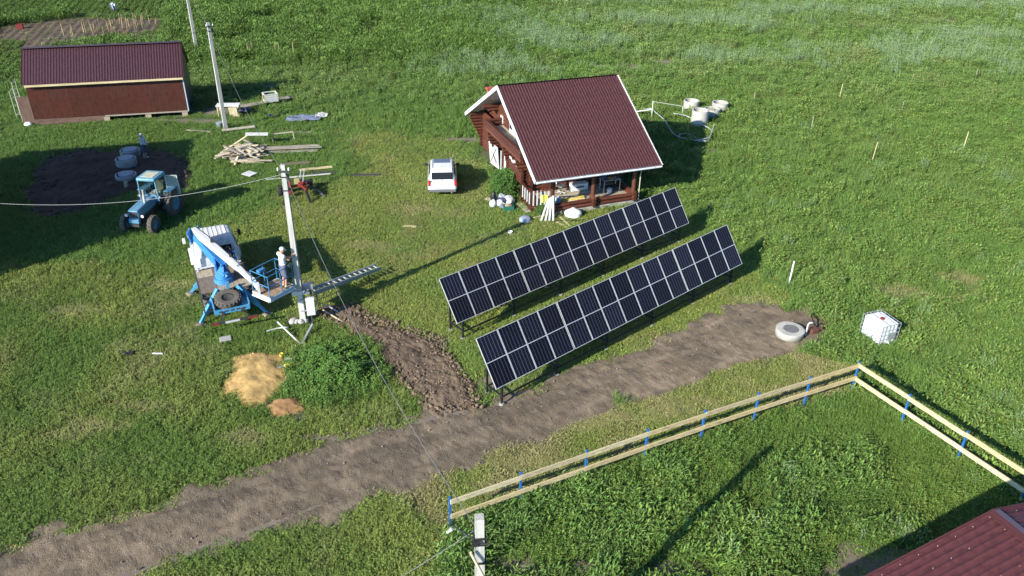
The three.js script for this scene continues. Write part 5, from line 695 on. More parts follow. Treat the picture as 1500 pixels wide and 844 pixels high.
// ---------------------------------------------------------------- concrete rings
const ringG = (r, h, w) => lathe([[r - w, 0], [r, 0], [r, h], [r - 0.01, h + 0.012], [r - w + 0.01, h + 0.012], [r - w, h], [r - w, 0]], 32);
{
  const L = [[14.05, -63.1, 0.62, 0.85, 'single pale concrete ring standing left of the other rings'], [14.0, -59.4, 0.64, 1.25, 'tallest concrete ring, nearest the house, half in shade'], [15.35, -61.4, 0.62, 0.75, 'middle ring of the row of pale concrete rings'], [16.3, -62.9, 0.64, 0.8, 'right rear ring of the row of pale concrete rings'], [14.6, -60.9, 0.5, 0.5, 'low concrete ring hidden behind the tallest ring']];
  for (const [x, z, r, h, label] of L) { const t = thing('concrete_ring', label, 'concrete ring', [x, 0, z], x, 'concrete rings behind the house'); part(t, 'ring', ringG(r, h, 0.09), M.concrete); part(t, 'lifting_hole', box(0.12, 0.08, 0.02, 0, h * 0.8, r - 0.005), M.dark); }
  const K = [[-25.7, -50.9, 0.45, 'rear of the three concrete rings stacked behind the tractor'], [-25.1, -48.9, 0.62, 'middle, taller concrete ring behind the tractor, blue lid'], [-24.3, -46.9, 0.35, 'front, lowest concrete ring just behind the tractor']];
  for (const [x, z, h, label] of K) { const t = thing('concrete_ring', label, 'concrete ring', [x, 0.05, z], x, 'concrete rings behind the tractor'); part(t, 'ring', ringG(0.64, h, 0.11), M.concreteOld); part(t, 'lid', [new THREE.CylinderGeometry(0.44, 0.46, 0.07, 28).translate(0.02, h + 0.03, 0)], mat([0.28, 0.36, 0.42], 0.7, { map: grain })); }
  single('old_stump', rbox(0.2, 0.45, 0.2, 0.04, 0, 0.22, 0), M.board, 'short pale stump in front of the lowest ring', 'stump', [-23.75, 0, -45.6]);
  const w = thing('well_ring', 'round concrete well ring with grey lid set in the bare earth', 'well', [12.56, 0, -30.5]); part(w, 'ring', ringG(0.63, 0.36, 0.36), M.concrete); part(w, 'cover', new THREE.CylinderGeometry(0.34, 0.35, 0.05, 28).translate(0.02, 0.36, 0.0), mat([0.17, 0.165, 0.165], 0.85, { map: grain }));
  single('vent_pipe', tube([[0, 0, 0], [0, 0.5, 0], [0.02, 0.68, 0], [0.11, 0.74, -0.02], [0.19, 0.72, -0.03]], 0.035, 20, 8), M.white, 'white bent plastic pipe standing at the edge of the well', 'pipe', [13.28, 0, -30.45]);
  const p = thing('pump_box', 'rusty brown pump fitting beside the white well pipe', 'pump', [13.72, 0, -30.75], 0.4); const rust = mat([0.13, 0.055, 0.035], 0.85, { map: grain }); part(p, 'housing', [rbox(0.4, 0.24, 0.3, 0.03, 0, 0.14, 0), new THREE.CylinderGeometry(0.1, 0.1, 0.3, 12).rotateZ(1.57).translate(0.3, 0.14, 0)], rust); part(p, 'hose', tube([[0.2, 0.2, -0.1], [0.3, 0.4, -0.5], [0.7, 0.25, -1.0], [1.2, 0.05, -1.3]], 0.03, 18, 6), M.black);
}
// ---------------------------------------------------------------- caged water tank
{
  const t = thing('water_tank', 'white caged square water tank on a pallet in the grass', 'water tank', [16.45, 0, -30.33], -1.1997);
  const X = 0.6, Z = 0.5, H = 1.14, tank = pmat([0.82, 0.82, 0.82], 0.35); part(t, 'tank', rbox(1.12, 0.95, 0.92, 0.07, 0, 0.62, 0, 0, 0, 0, 4), tank);
  const bars = []; for (const y of [0.2, 0.42, 0.64, 0.86, H - 0.02]) bars.push(bar([-X, y, -Z], [X, y, -Z], 0.011), bar([-X, y, Z], [X, y, Z], 0.011), bar([-X, y, -Z], [-X, y, Z], 0.011), bar([X, y, -Z], [X, y, Z], 0.011));
  for (const b of bars) part(t, 'cage_bar', b, M.galv); for (let i = 0; i < 6; i++) { const x = -X + i * 2 * X / 5; for (const z of [-Z, Z]) part(t, 'cage_bar', bar([x, 0.14, z], [x, H, z], 0.011), M.galv); } for (let i = 1; i < 5; i++) { const z = -Z + i * 2 * Z / 5; for (const x of [-X, X]) part(t, 'cage_bar', bar([x, 0.14, z], [x, H, z], 0.011), M.galv); }
  for (const z of [-0.18, 0.18]) part(t, 'top_bar', bar([-X, H + 0.01, z], [X, H + 0.01, z], 0.012), M.galv);
  part(t, 'lid', new THREE.CylinderGeometry(0.09, 0.1, 0.06, 20).translate(0, 1.12, 0), M.red); part(t, 'label_plate', box(0.01, 0.34, 0.42, X + 0.02, 0.55, -0.12), M.galv); part(t, 'valve', [bar([X - 0.03, 0.24, 0.0], [X + 0.1, 0.22, 0.0], 0.045)], M.white);
  for (let i = 0; i < 3; i++) part(t, 'pallet_skid', box(1.2, 0.09, 0.1, 0, 0.055, -0.42 + i * 0.42), M.dark); for (let i = 0; i < 5; i++) part(t, 'pallet_board', box(0.1, 0.02, 1.0, -0.54 + i * 0.27, 0.112, 0), M.board);
}
// ---------------------------------------------------------------- stakes, pipes
{
  const L = [[19.6, -65.2, 0.95, 'short thin stake in the far grass right of the concrete rings', M.board], [27.15, -66.6, 1.35, 'tall pale stake with a shadow in the far right field', M.pine], [35.3, -71.7, 1.0, 'stake near the silvery weeds, second from the right edge', M.board], [42.1, -73.8, 0.9, 'stake farthest to the right edge of the field', M.board], [22.1, -58.1, 1.3, 'leaning grey stake in the middle of the right field', M.boardGrey], [24.55, -52.4, 1.4, 'bright pale stake, nearest of those in the right field', M.pine], [31.8, -54.6, 1.5, 'thin upright stake at the right of the field near the bare patch', M.pinePale], [31.2, -63.7, 0.9, 'faint stake between the two rows of stakes in the right field', M.boardGrey]];
  const g = merge([box(0.045, 1, 0.04, 0, 0.5, 0), new THREE.ConeGeometry(0.03, 0.1, 4).translate(0, 1.05, 0)]); L.forEach(([x, z, h, label, m], i) => { const o = single('wooden_stake', g, m, label, 'stake', [x, 0, z], i * 0.7, 'survey stakes in the field'); o.scale.y = h; o.rotation.z = (hash2(i, 3) - 0.5) * 0.14; });
  single('white_post', [beam([0, 0, 0], [0.12, 1.2, -0.25], 0.06, 0.06)], M.white, 'thick white leaning post in the grass right of the panels', 'post', [13.9, 0, -35.2]);
  const m = mat([0.42, 0.44, 0.46], 0.5);
  single('grey_hose', tube([[9.82, 0.34, -62.1], [10.58, 0.63, -61.5], [10.88, 0.58, -60.6], [11.28, 0.53, -59.1], [11.45, 0.43, -57.1], [11.73, 0.38, -55.9], [12.56, 0.38, -55.3], [13.6, 0.36, -55.0], [14.2, 0.38, -56.2], [14.74, 0.73, -57.8]], 0.032, 70, 6), m, 'grey plastic pipe curving over the grass in the house shadow', 'pipe');
  single('grey_hose', tube([[12.26, 0.48, -60.9], [13.11, 0.48, -60.4], [13.79, 0.43, -59.0], [14.47, 0.40, -57.3], [13.9, 0.38, -55.7], [13.2, 0.38, -55.3]], 0.04, 40, 6), m, 'thinner grey pipe lying against the tallest concrete ring', 'pipe');
  single('grey_hose', tube([[11.73, 0.40, -55.9], [12.35, 0.44, -56.4], [12.92, 0.40, -56.0], [13.08, 0.38, -55.3], [13.6, 0.38, -55.1]], 0.04, 30, 6), m, 'short looped grey pipe inside the curve of the longer pipe', 'pipe');
  const f = thing('pipe_frame', 'pale pipe frame standing in the grass behind the house corner', 'pipe frame', [10.6, 0, -60.9]); part(f, 'upright', bar([0, 0, 0], [0.0, 1.4, 0], 0.045), M.offWhite); part(f, 'upright', bar([2.6, 0, -1.2], [2.6, 0.7, -1.2], 0.04), M.offWhite); part(f, 'cross_pipe', bar([0, 1.38, 0], [2.6, 0.66, -1.2], 0.04), mat([0.6, 0.62, 0.45], 0.6)); part(f, 'cross_pipe', bar([-1.2, 0.5, -0.2], [0, 0.75, 0], 0.05), M.offWhite);
}
// ---------------------------------------------------------------- lumber and odds and ends near the poles
{
  const t = thing('lumber_pile', 'heap of grey and pale planks and offcuts in tall grass', 'lumber pile', [-17.4, 0, -51.6], 0.12); const R = rng(88), pal = [M.board, M.boardGrey, M.boardPale, M.boardPale, M.pinePale, M.boardDark];
  for (let i = 0; i < 90; i++) { const x = -0.9 + (R() + R() - 1) * 1.5, z = (R() + R() - 1) * 1.7, h = 0.1 + 0.5 * Math.max(0, 1 - Math.hypot((x + 0.9) / 1.9, z / 1.9)) * R() + i * 0.002, l = 0.5 + 1.2 * R(); part(t, 'plank', box(l, 0.04, 0.13 + 0.07 * R(), x, h, z, (R() - 0.5) * 0.4, (R() - 0.5) * 2.2, (R() - 0.5) * 0.4), pal[Math.floor(R() * 6)]); }
  for (let i = 0; i < 9; i++) part(t, 'plank', box(3.2 + 0.8 * R(), 0.05, 0.17, 1.9 + 0.4 * R(), 0.1 + 0.055 * (i % 4), -1.2 + (i % 5) * 0.24 + (R() - 0.5) * 0.1, 0, (R() - 0.5) * 0.12 + 0.03), pal[1 + Math.floor(R() * 4)]);
  part(t, 'plank', beam([-2.5, 0.2, 0.2], [-0.6, 1.0, -1.6], 0.16, 0.04), M.pinePale); part(t, 'plank', box(1.5, 0.05, 0.5, -0.2, 0.95, -1.6, 0, 0.1, -0.05), M.whiteWood); part(t, 'plank', beam([-1.2, 0.05, 1.9], [-1.0, 0.5, 1.4], 0.1, 0.04), M.pinePale);
  part(t, 'frame_piece', [beam([0.7, 0.2, -2.2], [0.7, 0.7, -2.2], 0.05, 0.05), beam([0.7, 0.7, -2.2], [2.1, 0.78, -2.4], 0.05, 0.05), beam([2.1, 0.78, -2.4], [2.15, 0.25, -2.4], 0.05, 0.05)], M.boardPale);
  for (let i = 0; i < 6; i++) part(t, 'plank', box(1.2 + 0.9 * R(), 0.045, 0.16, -0.6 + 1.2 * R(), 0.12 + 0.04 * i, 1.5 + 0.3 * R(), 0, (R() - 0.5) * 0.3), pal[Math.floor(R() * 5)]);
}
{
  const g = (L, w, h) => box(L, h, w, 0, h / 2, 0);
  single('long_board', g(2.1, 0.3, 0.05), M.pine, 'wide yellowish board in the grass behind the red implement', 'board', [-12.9, 0.12, -49.1], 0.33); single('long_board', g(2.6, 0.22, 0.06), M.dark, 'dark board lying beside the yellowish board', 'board', [-12.7, 0.06, -48.5], 0.2); single('long_board', g(4.0, 0.09, 0.06), M.offWhite, 'long thin pale batten behind the red implement', 'batten', [-13.7, 0.1, -47.7], 0.3); single('long_board', g(1.9, 0.13, 0.1), M.dark, 'dark beam on the mown grass right of the boards', 'beam', [-9.6, 0.03, -48.3], 0.12);
  single('long_board', g(1.6, 0.3, 0.06), M.boardDark, 'brown plank lying in the grass behind the top of the pole', 'plank', [-14.3, 0.14, -51.1 + 1.2], 0.25);
  single('white_sheet', g(0.75, 0.65, 0.03), M.white, 'small white panel lying in the grass below the lumber', 'panel', [-16.9, 0.15, -47.95], -0.5);
  single('long_board', g(0.75, 0.2, 0.04), M.pine, 'single short board lying alone on the mown grass', 'board', [-5.84, 0.03, -40.95], -0.12);
  const t = thing('work_ramp', 'long grey plank walkway in the grass right of the shed pole', 'walkway', [-19.9, 0, -62.2], 0.72); for (let i = 0; i < 3; i++) part(t, 'plank', box(4.8, 0.05, 0.24, 0, 0.36, -0.25 + i * 0.26), [M.boardGrey, M.board, M.boardGrey][i]); for (const x of [-1.9, 0, 2.1]) part(t, 'trestle', box(0.1, 0.33, 0.7, x, 0.17, 0), M.boardDark);
  const w = thing('window_crate', 'pale wooden frame box standing on the plank walkway', 'frame box', [-19.4, 0.39, -62.5], 0.5); for (const [x, z] of [[-0.5, -0.4], [0.5, -0.4], [-0.5, 0.4], [0.5, 0.4]]) part(w, 'corner_post', box(0.07, 0.62, 0.07, x, 0.31, z), M.pinePale); for (const y of [0.04, 0.6]) { for (const z of [-0.4, 0.4]) part(w, 'rail', box(0.93, 0.06, 0.06, 0, y, z), M.whiteWood); for (const x of [-0.5, 0.5]) part(w, 'rail', box(0.06, 0.06, 0.73, x, y, 0), M.whiteWood); } for (let i = 0; i < 3; i++) part(w, 'slat', box(0.92, 0.13, 0.03, 0, 0.15 + i * 0.16, 0.42), M.whiteWood);
  const b = thing('work_bench', 'pale rough work bench at the foot of the shed pole', 'bench', [-21.9, 0, -59.3], 0.1); part(b, 'bench_top', box(1.7, 0.06, 0.75, 0.15, 0.95, -0.2), M.whiteWood); for (const [x, z] of [[-0.6, 0.1], [0.9, 0.1], [-0.6, -0.5], [0.9, -0.5]]) part(b, 'leg', box(0.08, 0.92, 0.08, x, 0.46, z), M.pine); part(b, 'side_board', box(0.6, 0.75, 0.04, 0.55, 0.5, 0.2, 0.2), M.pinePale);
  const cloth = (w, d, seed, hgt = 0.16) => sheet(18, 12, (u, v) => [(u - 0.5) * w, 0.06 + hgt * fbm(u * 5, v * 4, seed, 3), (v - 0.5) * d * (0.7 + 0.3 * fbm(u * 3, 1, seed, 2))]);
  single('blue_tarp', cloth(1.2, 0.9, 301, 0.6), mat([0.07, 0.08, 0.16], 0.6), 'crumpled dark blue tarp at the low end of the walkway', 'tarp', [-21.0, 0, -60.1], 0.5);
  single('grey_tarp', cloth(2.5, 1.5, 302), M.tarp, 'grey blue plastic sheet spread on the grass', 'plastic sheet', [-16.0, 0.1, -59.0], 0.1); single('white_film', cloth(0.9, 1.35, 303, 0.25), M.offWhite, 'white crumpled end lying over the grey blue sheet', 'plastic film', [-14.75, 0.12, -59.5], 0.1); single('blue_rag', cloth(0.45, 0.4, 304, 0.2), mat([0.04, 0.07, 0.2], 0.7), 'small dark blue rag in the grass left of the plastic sheet', 'rag', [-18.6, 0.15, -59.2]);
  single('grey_tarp', cloth(1.1, 0.6, 305), M.tarp, 'small grey sheet in the shed shadow', 'plastic sheet', [-20.6, 0.1, -66.9], 0.3);
  single('weathered_plank', g(2.3, 0.35, 0.06), M.boardPale, 'wide pale weathered plank at the foot of the shed pole', 'plank', [-20.1, 0.2, -56.3], 0.45); single('weathered_plank', g(1.9, 0.2, 0.06), M.boardGrey, 'narrow grey plank left of the shed pole', 'plank', [-22.9, 0.1, -55.9], -0.15);
  const bk = thing('grey_bucket', 'grey bucket at the foot of the shed pole', 'bucket', [-21.65, 0, -56.9]); part(bk, 'pail', lathe([[0, 0.02], [0.2, 0], [0.27, 0.42], [0.28, 0.45], [0.26, 0.45], [0.19, 0.04], [0, 0.04]], 20), mat([0.22, 0.26, 0.3], 0.5)); part(bk, 'lid', new THREE.CylinderGeometry(0.26, 0.26, 0.03, 20).translate(0, 0.45, 0), mat([0.26, 0.3, 0.34], 0.5));
}
{ // red two wheeled implement behind the pole
  const t = thing('rotary_implement', 'small red wheeled farm implement behind the concrete pole', 'implement', [-13.2, 0, -45.3], 0.25);
  wheel(t, 'wheel', [-1.0, 0.33, 0.1], 0.33, 0.22, 0.17, M.dark, 12); wheel(t, 'wheel', [0.85, 0.33, -0.55], 0.33, 0.22, 0.17, M.dark, 12);
  part(t, 'frame', [beam([-0.9, 0.45, 0.1], [0.85, 0.45, -0.5], 0.12, 0.12), rbox(0.5, 0.32, 0.4, 0.04, -0.55, 0.6, -0.1), rbox(0.36, 0.4, 0.4, 0.04, 0.25, 0.62, -0.1), beam([0.2, 0.6, 0], [0.55, 0.75, 1.3], 0.1, 0.1), rbox(0.3, 0.2, 0.3, 0.03, -0.45, 0.35, 0.55)], M.red);
  part(t, 'engine', rbox(0.32, 0.3, 0.3, 0.03, 0.05, 0.8, -0.05), mat([0.38, 0.3, 0.14], 0.6)); part(t, 'tine_arm', beam([-0.6, 0.5, 0.4], [-0.85, 0.06, 1.7], 0.09, 0.09), M.black); part(t, 'tine_arm', beam([0.5, 0.7, 1.0], [0.75, 0.06, 1.7], 0.13, 0.11), M.black); part(t, 'tine_arm', [beam([0.7, 0.45, 0.1], [1.35, 0.3, 0.7], 0.05, 0.05), beam([1.35, 0.3, 0.7], [1.6, 0.04, 1.0], 0.08, 0.05)], M.grey);
  for (const x of [0.3, 0.5]) part(t, 'handlebar', bar([x - 0.1, 0.8, 0.1], [x + 0.05, 1.15, -1.0], 0.025), M.alu); part(t, 'side_plate', rbox(0.05, 0.5, 0.9, 0.015, 0.6, 0.5, 0.5), M.red); part(t, 'belt_cover', rbox(0.5, 0.14, 0.2, 0.03, 0.6, 0.42, -0.85), M.black);
}
{ // around the meter pole
  const t = thing('meter_cabinet', 'white electric meter cabinet fixed on the right of the pole', 'cabinet', [-9.02, 0, -30.75], 0.3);
  part(t, 'cabinet', rbox(0.38, 0.88, 0.22, 0.02, 0, 0.95, 0), M.white); part(t, 'door', rbox(0.33, 0.8, 0.02, 0.006, 0, 0.95, 0.125), M.plastic); for (const y of [1.25, 0.7]) part(t, 'bracket', box(0.34, 0.05, 0.05, -0.28, y, -0.08), M.galv); part(t, 'cable', tube([[0.05, 1.42, 0], [0.1, 1.62, 0], [-0.1, 1.75, -0.05], [-0.25, 1.6, -0.05]], 0.025, 14, 6), M.black); part(t, 'conduit', bar([0.0, 0.0, 0.0], [0.0, 0.48, 0.0], 0.04), M.dark);
  const j = thing('junction_box', 'grey blue box on a white cross block halfway down the pole', 'junction box', [-9.45, 1.62, -30.98], 0.3); part(j, 'cross_block', box(0.75, 0.16, 0.1, -0.02, 0, 0.2), M.white); part(j, 'case', rbox(0.45, 0.34, 0.3, 0.03, 0.34, 0.02, -0.2), M.galv); part(j, 'cable_gland', bar([0.4, -0.1, 0.0], [0.42, -0.25, 0.05], 0.04), M.black);
  const l = thing('aluminium_ladder', 'grey metal ladder lying raised on the grass right of the pole', 'ladder', [0, 0, 0]); const A = V(-9.2, 0.75, -32.2), B = V(-6.55, 0.5, -35.2), d = B.clone().sub(A).normalize(), s = V(d.z, 0, -d.x).multiplyScalar(-1), W = 0.42;
  const at = (u, w, h = 0) => [A.x + (B.x - A.x) * u - s.x * w, A.y + (B.y - A.y) * u + h, A.z + (B.z - A.z) * u - s.z * w];
  for (const w of [0, W]) part(l, 'rail', beam(at(0, w), at(1, w), 0.04, 0.2), M.galv); for (let i = 0; i < 13; i++) part(l, 'rung', beam(at((i + 0.5) / 13, 0.02, 0.02), at((i + 0.5) / 13, W - 0.02, 0.02), 0.06, 0.03), M.alu); for (const u of [0.03, 0.8]) part(l, 'foot', [beam(at(u, 0), [at(u, 0)[0], 0, at(u, 0)[2]], 0.05, 0.05), beam(at(u, W), [at(u, W)[0], 0, at(u, W)[2]], 0.05, 0.05)], M.dark);
  single('white_pipe', [tube([[-10.9, 0.08, -29.95], [-10.5, 0.08, -30.2], [-10.0, 0.1, -30.3]], 0.035, 14, 8)], M.offWhite, 'short white pipe lying left of the pole foot', 'pipe'); single('white_pipe', [bar([-10.5, 0.3, -30.4], [-9.1, 0.06, -28.95], 0.04)], M.offWhite, 'longer pale pipe slanting away from the pole foot', 'pipe'); single('grey_channel', beam([-9.1, 0.08, -28.98], [-8.9, 0.3, -30.25], 0.09, 0.08), M.galv, 'grey metal channel meeting the pale pipe at its end', 'metal channel');
  single('bent_pipe', tube([[-8.7, 0.5, -31.6], [-8.4, 0.25, -31.8], [-8.0, 0.08, -31.6]], 0.035, 12, 6), M.offWhite, 'short bent pale pipe below the ladder end', 'pipe'); single('pale_batten', beam([-8.7, 0.3, -31.5], [-7.7, 0.05, -30.9], 0.05, 0.04), M.pinePale, 'thin pale stick below the ladder at the dug strip', 'stick');
  const R = rng(5); for (let i = 0; i < 7; i++) { const q = new THREE.IcosahedronGeometry(0.11 + 0.07 * R(), 2), p = q.attributes.position; for (let k = 0; k < p.count; k++) { const f = 0.8 + 0.4 * vnoise(p.getX(k) * 14 + i, p.getY(k) * 14 + p.getZ(k) * 9, i); p.setXYZ(k, p.getX(k) * f * 1.2, p.getY(k) * f * 0.8, p.getZ(k) * f); } q.computeVertexNormals(); single('foot_stone', q, R() < 0.5 ? M.concrete : mat([0.42, 0.34, 0.28], 0.9), 'pale stone heaped at the foot of the meter pole', 'stone', [-9.9 + (i % 4) * 0.17, 0.08 + 0.06 * (i > 3), -30.9 + 0.16 * Math.floor(i / 4) + 0.05 * R()], R() * 6, 'stones at the pole foot'); }
  single('flat_stone', rbox(0.5, 0.1, 0.35, 0.04, 0, 0.06, 0, 0.1), M.concreteOld, 'flat grey stone alone in the grass below the truck', 'stone', [-12.48, 0.08, -29.2], 0.4);
  single('black_film', sheet(8, 6, (u, v) => [(u - 0.5) * 0.5, 0.1 + 0.1 * fbm(u * 4, v * 4, 311, 2), (v - 0.5) * 0.28]), M.black, 'scrap of black plastic in the grass at left', 'plastic scrap', [-16.27, 0.05, -27.96]); single('grey_tube', bar([-0.22, 0.12, 0], [0.22, 0.14, 0.02], 0.05), M.galv, 'short light grey tube in the grass right of the black scrap', 'tube', [-14.97, 0.02, -28.0]);
  const h = thing('yellow_hand_tool', 'yellow and orange hand tool lying at the right of the sand', 'hand tool', [-9.25, 0.1, -27.3], 0.5); part(h, 'body', rbox(0.34, 0.12, 0.14, 0.03, 0, 0.08, 0), M.yellow); part(h, 'handle', bar([0.12, 0.08, 0], [0.42, 0.08, 0.14], 0.035), M.orange); part(h, 'bar_guard', box(0.3, 0.03, 0.07, -0.3, 0.07, -0.03), M.galv);
  single('yellow_cup', lathe([[0, 0], [0.07, 0], [0.09, 0.14], [0.08, 0.14], [0.06, 0.02], [0, 0.02]], 14), M.yellow, 'small pale yellow cup at the top edge of the sand heap', 'cup', [-9.72, 0.15, -27.95]); single('wood_chip', box(0.34, 0.03, 0.1), M.whiteWood, 'short pale wood offcut beside the yellow tool', 'offcut', [-9.35, 0.12, -27.85], 0.2);
}
{ // in front of the house
  const R = rng(91);
  const t = thing('cluttered_crates', 'cluttered heap of white bags and a black pack by the bush', 'belongings', [-0.55, 0, -44.15], 0.2);
  const blob = (rx, ry, rz, x, y, z, s) => { const g = new THREE.SphereGeometry(1, 18, 12), p = g.attributes.position; for (let i = 0; i < p.count; i++) { const f = 0.8 + 0.35 * vnoise(p.getX(i) * 2.5 + s, p.getY(i) * 2.5 + p.getZ(i) * 2, s); p.setXYZ(i, p.getX(i) * f * rx, Math.max(-0.6, p.getY(i) * f) * ry, p.getZ(i) * f * rz); } g.computeVertexNormals(); return g.translate(x, y, z); };
  part(t, 'backpack', [blob(0.2, 0.42, 0.17, -0.62, 0.42, -0.2, 3), bar([-0.7, 0.3, -0.02], [-0.62, 0.75, -0.05], 0.03)], M.black); part(t, 'bag', blob(0.2, 0.28, 0.2, -0.72, 0.2, 0.12, 5), M.white); part(t, 'bag', blob(0.4, 0.28, 0.3, 0.25, 0.25, -0.2, 6), M.white); part(t, 'bag', blob(0.28, 0.24, 0.24, -0.3, 0.2, 0.05, 7), M.offWhite); part(t, 'jacket', blob(0.34, 0.2, 0.26, -0.15, 0.3, -0.1, 8), mat([0.05, 0.055, 0.1], 0.8)); part(t, 'basin', lathe([[0, 0.02], [0.2, 0], [0.27, 0.16], [0.25, 0.16], [0.18, 0.03], [0, 0.03]], 20).translate(0.12, 0.15, 0.22), M.white); part(t, 'cloth', blob(0.36, 0.14, 0.22, -0.05, 0.1, 0.35, 9), mat([0.15, 0.16, 0.2], 0.8)); part(t, 'grey_lid', blob(0.3, 0.2, 0.25, -0.1, 0.42, -0.3, 10), mat([0.3, 0.32, 0.34], 0.7));
  const c = thing('green_crate', 'dark green crate with brown things at the front of the heap', 'crate', [-0.3, 0, -43.5], 0.15); part(c, 'crate', [box(0.6, 0.04, 0.4, 0, 0.03, 0), box(0.6, 0.3, 0.03, 0, 0.16, 0.2), box(0.6, 0.3, 0.03, 0, 0.16, -0.2), box(0.03, 0.3, 0.37, 0.285, 0.16, 0), box(0.03, 0.3, 0.37, -0.285, 0.16, 0)], mat([0.02, 0.13, 0.09], 0.5)); part(c, 'contents', blob(0.24, 0.14, 0.14, 0, 0.28, 0, 12), mat([0.3, 0.2, 0.13], 0.8));
  const b = thing('enamel_basin', 'grey blue basin upside down on the mown grass', 'basin', [0.68, 0, -42.05]); part(b, 'bowl', lathe([[0.36, 0], [0.37, 0.02], [0.33, 0.16], [0.26, 0.24], [0, 0.25]], 24), mat([0.30, 0.34, 0.42], 0.4)); part(b, 'rim', new THREE.TorusGeometry(0.365, 0.015, 6, 24).rotateX(1.5708).translate(0, 0.02, 0), M.galv);
  single('pale_pole', bar([0.9, 0.06, -42.2], [2.0, 0.1, -42.75], 0.03), M.pinePale, 'pale stick lying between the basin and the white planks', 'stick');
  single('tin_pot', lathe([[0, 0], [0.13, 0.01], [0.14, 0.14], [0.12, 0.14], [0.11, 0.03], [0, 0.02]], 18), M.alu, 'small tin pot standing alone on the mown grass', 'pot', [-0.15, 0, -40.35]);
  single('white_bag', blob(0.55, 0.32, 0.36, 0, 0.2, 0, 14), M.plastic, 'full white sack lying in front of the porch', 'sack', [3.5, 0, -42.75], 0.1);
  single('yellow_plank', beam([2.65, 0.05, -42.7], [3.25, 0.05, -41.35], 0.12, 0.03), M.pine, 'right of two yellow planks on the grass by the white sack', 'plank'); single('yellow_plank', beam([2.5, 0.05, -41.9], [3.05, 0.05, -41.2], 0.12, 0.03), M.pinePale, 'left, shorter of two yellow planks by the white sack', 'plank'); single('black_hose', tube([[2.3, 0.05, -42.0], [3.0, 0.05, -42.1], [3.9, 0.05, -42.2], [4.6, 0.05, -42.5]], 0.025, 20, 6), M.black, 'black hose on the grass in front of the porch', 'hose');
  single('dry_clump', blob(0.25, 0.07, 0.2, 0, 0.05, 0, 16), M.boardPale, 'pale dry clump on the grass right of the car', 'dry grass', [-1.5, 0, -44.9]);
}
// ---------------------------------------------------------------- bushes
function bush(name, label, pos, n, shape, cols, leafL, seed, stems) {
  const t = thing(name, label, 'bush', pos); const R = rng(seed), st = [];
  for (let q = 0; q < 4; q++) { const B = Blades(seed + q); for (let i = 0; i < n / 4; i++) { const p = shape(R), k = 0.75 + 0.5 * R(), c = mixc(cols[0], cols[1], R()); for (let j = 0; j < 6; j++) B.leaf(p[0] + (R() - 0.5) * 0.12, p[1] + (R() - 0.5) * 0.1, p[2] + (R() - 0.5) * 0.12, leafL * (0.7 + 0.6 * R()), leafL * 0.5, R() * 6.28, (R() - 0.35) * 1.1, c.map(v => v * k * (0.85 + 0.3 * R()))); if (i % 6 === 0) st.push(bar([p[0] * 0.8, 0, p[2] * 0.8], p, 0.012, 0.006, 4)); } part(t, 'foliage', B.build(), leafM); }
  part(t, 'stems', st, mat([0.06, 0.09, 0.03], 0.8)); return t;
}
bush('weed_bush', 'large green leafy weed bush between the sand and the churned strip', [-7.2, 0, -27.1], 2600, R => { for (;;) { const x = (R() * 2 - 1) * 1.75, z = (R() * 2 - 1) * 2.1, a = 0.35; const q = Math.hypot((x - 0.1) / 1.65, z / 2.0) + 0.9 * (fbm(x * 1.3 + 5, z * 1.3, 61, 3) - 0.5); if (q > 1) continue; return [x * 1.02, (0.2 + 0.55 * Math.sqrt(1 - Math.min(1, q))) * (0.3 + 0.7 * Math.sqrt(R())) * (0.35 + 1.25 * fbm(x * 2.2, z * 2.2, 63, 3)), z]; } }, [[0.075, 0.175, 0.024], [0.125, 0.235, 0.036]], 0.11, 71);
bush('green_shrub', 'rounded bright green shrub at the left corner of the log house', [-0.45, 0, -45.95], 1300, R => { for (;;) { const x = R() * 2 - 1, y = R(), z = R() * 2 - 1, q = Math.hypot(x, (y - 0.3) / 0.8, z) + 0.3 * (fbm(x * 3 + 2, z * 3 + y * 2, 65, 2) - 0.5); if (q > 1 || q < 0.45) continue; return [x * 1.05, y * 1.55, z * 0.95]; } }, [[0.06, 0.15, 0.02], [0.1, 0.2, 0.035]], 0.13, 73);
bush('green_shrub', 'small green shrub at the foot of the porch steps', hp(1.0, 1.15), 240, R => { const a = R() * 6.28, r = 0.45 * Math.sqrt(R()); return [r * Math.cos(a), 0.1 + 0.55 * R() * (1 - r), r * Math.sin(a)]; }, [[0.06, 0.14, 0.02], [0.1, 0.19, 0.035]], 0.1, 75);
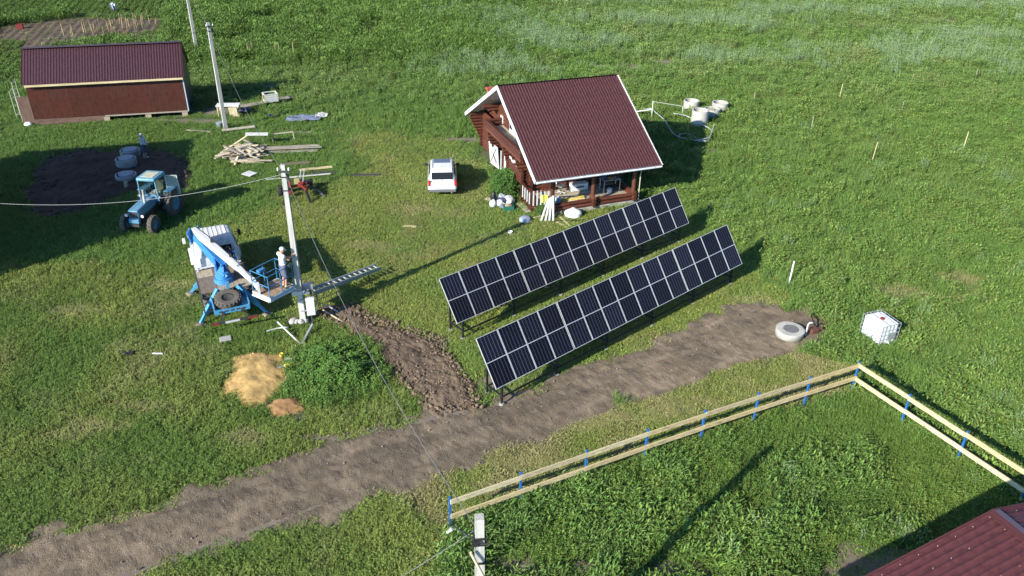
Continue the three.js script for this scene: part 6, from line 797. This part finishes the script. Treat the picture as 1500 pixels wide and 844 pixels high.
// ---------------------------------------------------------------- garden stakes, far animal, crate
{
  const R = rng(101), g = merge([box(0.05, 1, 0.05, 0, 0.5, 0), box(0.035, 0.5, 0.035, 0.04, 0.55, 0.03, 0.1, 0, 0.12)]), m = [mat([0.36, 0.27, 0.14], 0.9), mat([0.3, 0.22, 0.12], 0.9)];
  for (let i = 0; i < 34; i++) { const row = i % 4, x = -46.2 + row * 0.9 + Math.floor(i / 4) * 0.62 + (R() - 0.5) * 0.5, z = -83.6 - row * 1.9 - (R() - 0.5) * 1.2 - Math.floor(i / 4) * 0.12; const o = single('dry_stalk', g, m[i % 2], 'dry yellow stalk standing in the tilled garden plot', 'stalk', [x, 0, z], R() * 6, 'dry stalks in the garden plot'); o.scale.set(1, 0.8 + 0.8 * R(), 1); o.rotation.z = (R() - 0.5) * 0.35; }
  [[-26.3, -75.9], [-25.3, -76.6], [-25.0, -76.9], [-22.6, -76.3], [-22.3, -76.5], [-21.5, -78.4], [-20.9, -76.2], [-18.7, -75.8]].forEach(([x, z], i) => { const o = single('bean_stake', g, m[0], 'yellow stake standing in the row of tall beans', 'stake', [x, 0, z], i, 'stakes in the bean row'); o.scale.y = 1.1 + 0.7 * R(); });
  const c = thing('red_crate', 'small red crate at the left of the tilled garden plot', 'crate', [-52.3, 0.05, -86.6], 0.3); part(c, 'crate', [box(0.6, 0.5, 0.03, 0, 0.27, 0.2), box(0.6, 0.5, 0.03, 0, 0.27, -0.2), box(0.03, 0.5, 0.37, 0.285, 0.27, 0), box(0.03, 0.5, 0.37, -0.285, 0.27, 0), box(0.6, 0.04, 0.4, 0, 0.03, 0)], M.red); part(c, 'grip', box(0.2, 0.05, 0.02, 0, 0.45, 0.22), M.dark);
  const cow = thing('brown_cow', 'dark brown cow grazing at the top edge of the photo', 'cow', [59.4, 0, -109.6], 1.2);
  const B = [[[0, 1.12, -0.6], [0, 1.08, 0.45], 0.3, 0.36], [[0, 1.0, -0.5], [0, 0.95, 0.4], 0.3, 0.33], [[0, 1.15, 0.5], [0, 0.85, 1.05], 0.24, 0.17], [[0, 0.85, 1.05], [0, 0.42, 1.3], 0.13, 0.09], [[0.1, 0.88, 1.0], [0.22, 0.85, 0.98], 0.05, 0.04], [[-0.1, 0.88, 1.0], [-0.22, 0.85, 0.98], 0.05, 0.04]];
  for (const s of [-1, 1]) B.push([[s * 0.17, 0.9, 0.5], [s * 0.18, 0.45, 0.48], 0.15, 0.075], [[s * 0.18, 0.45, 0.48], [s * 0.18, 0.06, 0.52], 0.065, 0.055], [[s * 0.18, 0.95, -0.62], [s * 0.19, 0.62, -0.5], 0.2, 0.12], [[s * 0.19, 0.62, -0.5], [s * 0.19, 0.42, -0.75], 0.1, 0.07], [[s * 0.19, 0.42, -0.75], [s * 0.19, 0.06, -0.68], 0.06, 0.055]);
  part(cow, 'body', meshField(unite(B, 0.07), [0, 0.8, 0.2], 1.35, 80), mat([0.075, 0.03, 0.02], 0.7)); part(cow, 'tail', tube([[0, 1.3, -0.92], [0, 1.1, -1.03], [0.02, 0.6, -1.02]], 0.03, 14, 6), mat([0.05, 0.02, 0.015], 0.8)); for (const s of [-1, 1]) { part(cow, 'horn', bar([s * 0.08, 0.98, 1.05], [s * 0.18, 1.1, 1.08], 0.025, 0.008), M.boardPale); for (const z of [0.52, -0.68]) part(cow, 'hoof', new THREE.CylinderGeometry(0.055, 0.07, 0.1, 10).translate(s * 0.185, 0.05, z), M.black); }
}
renderer.render(scene, camera);
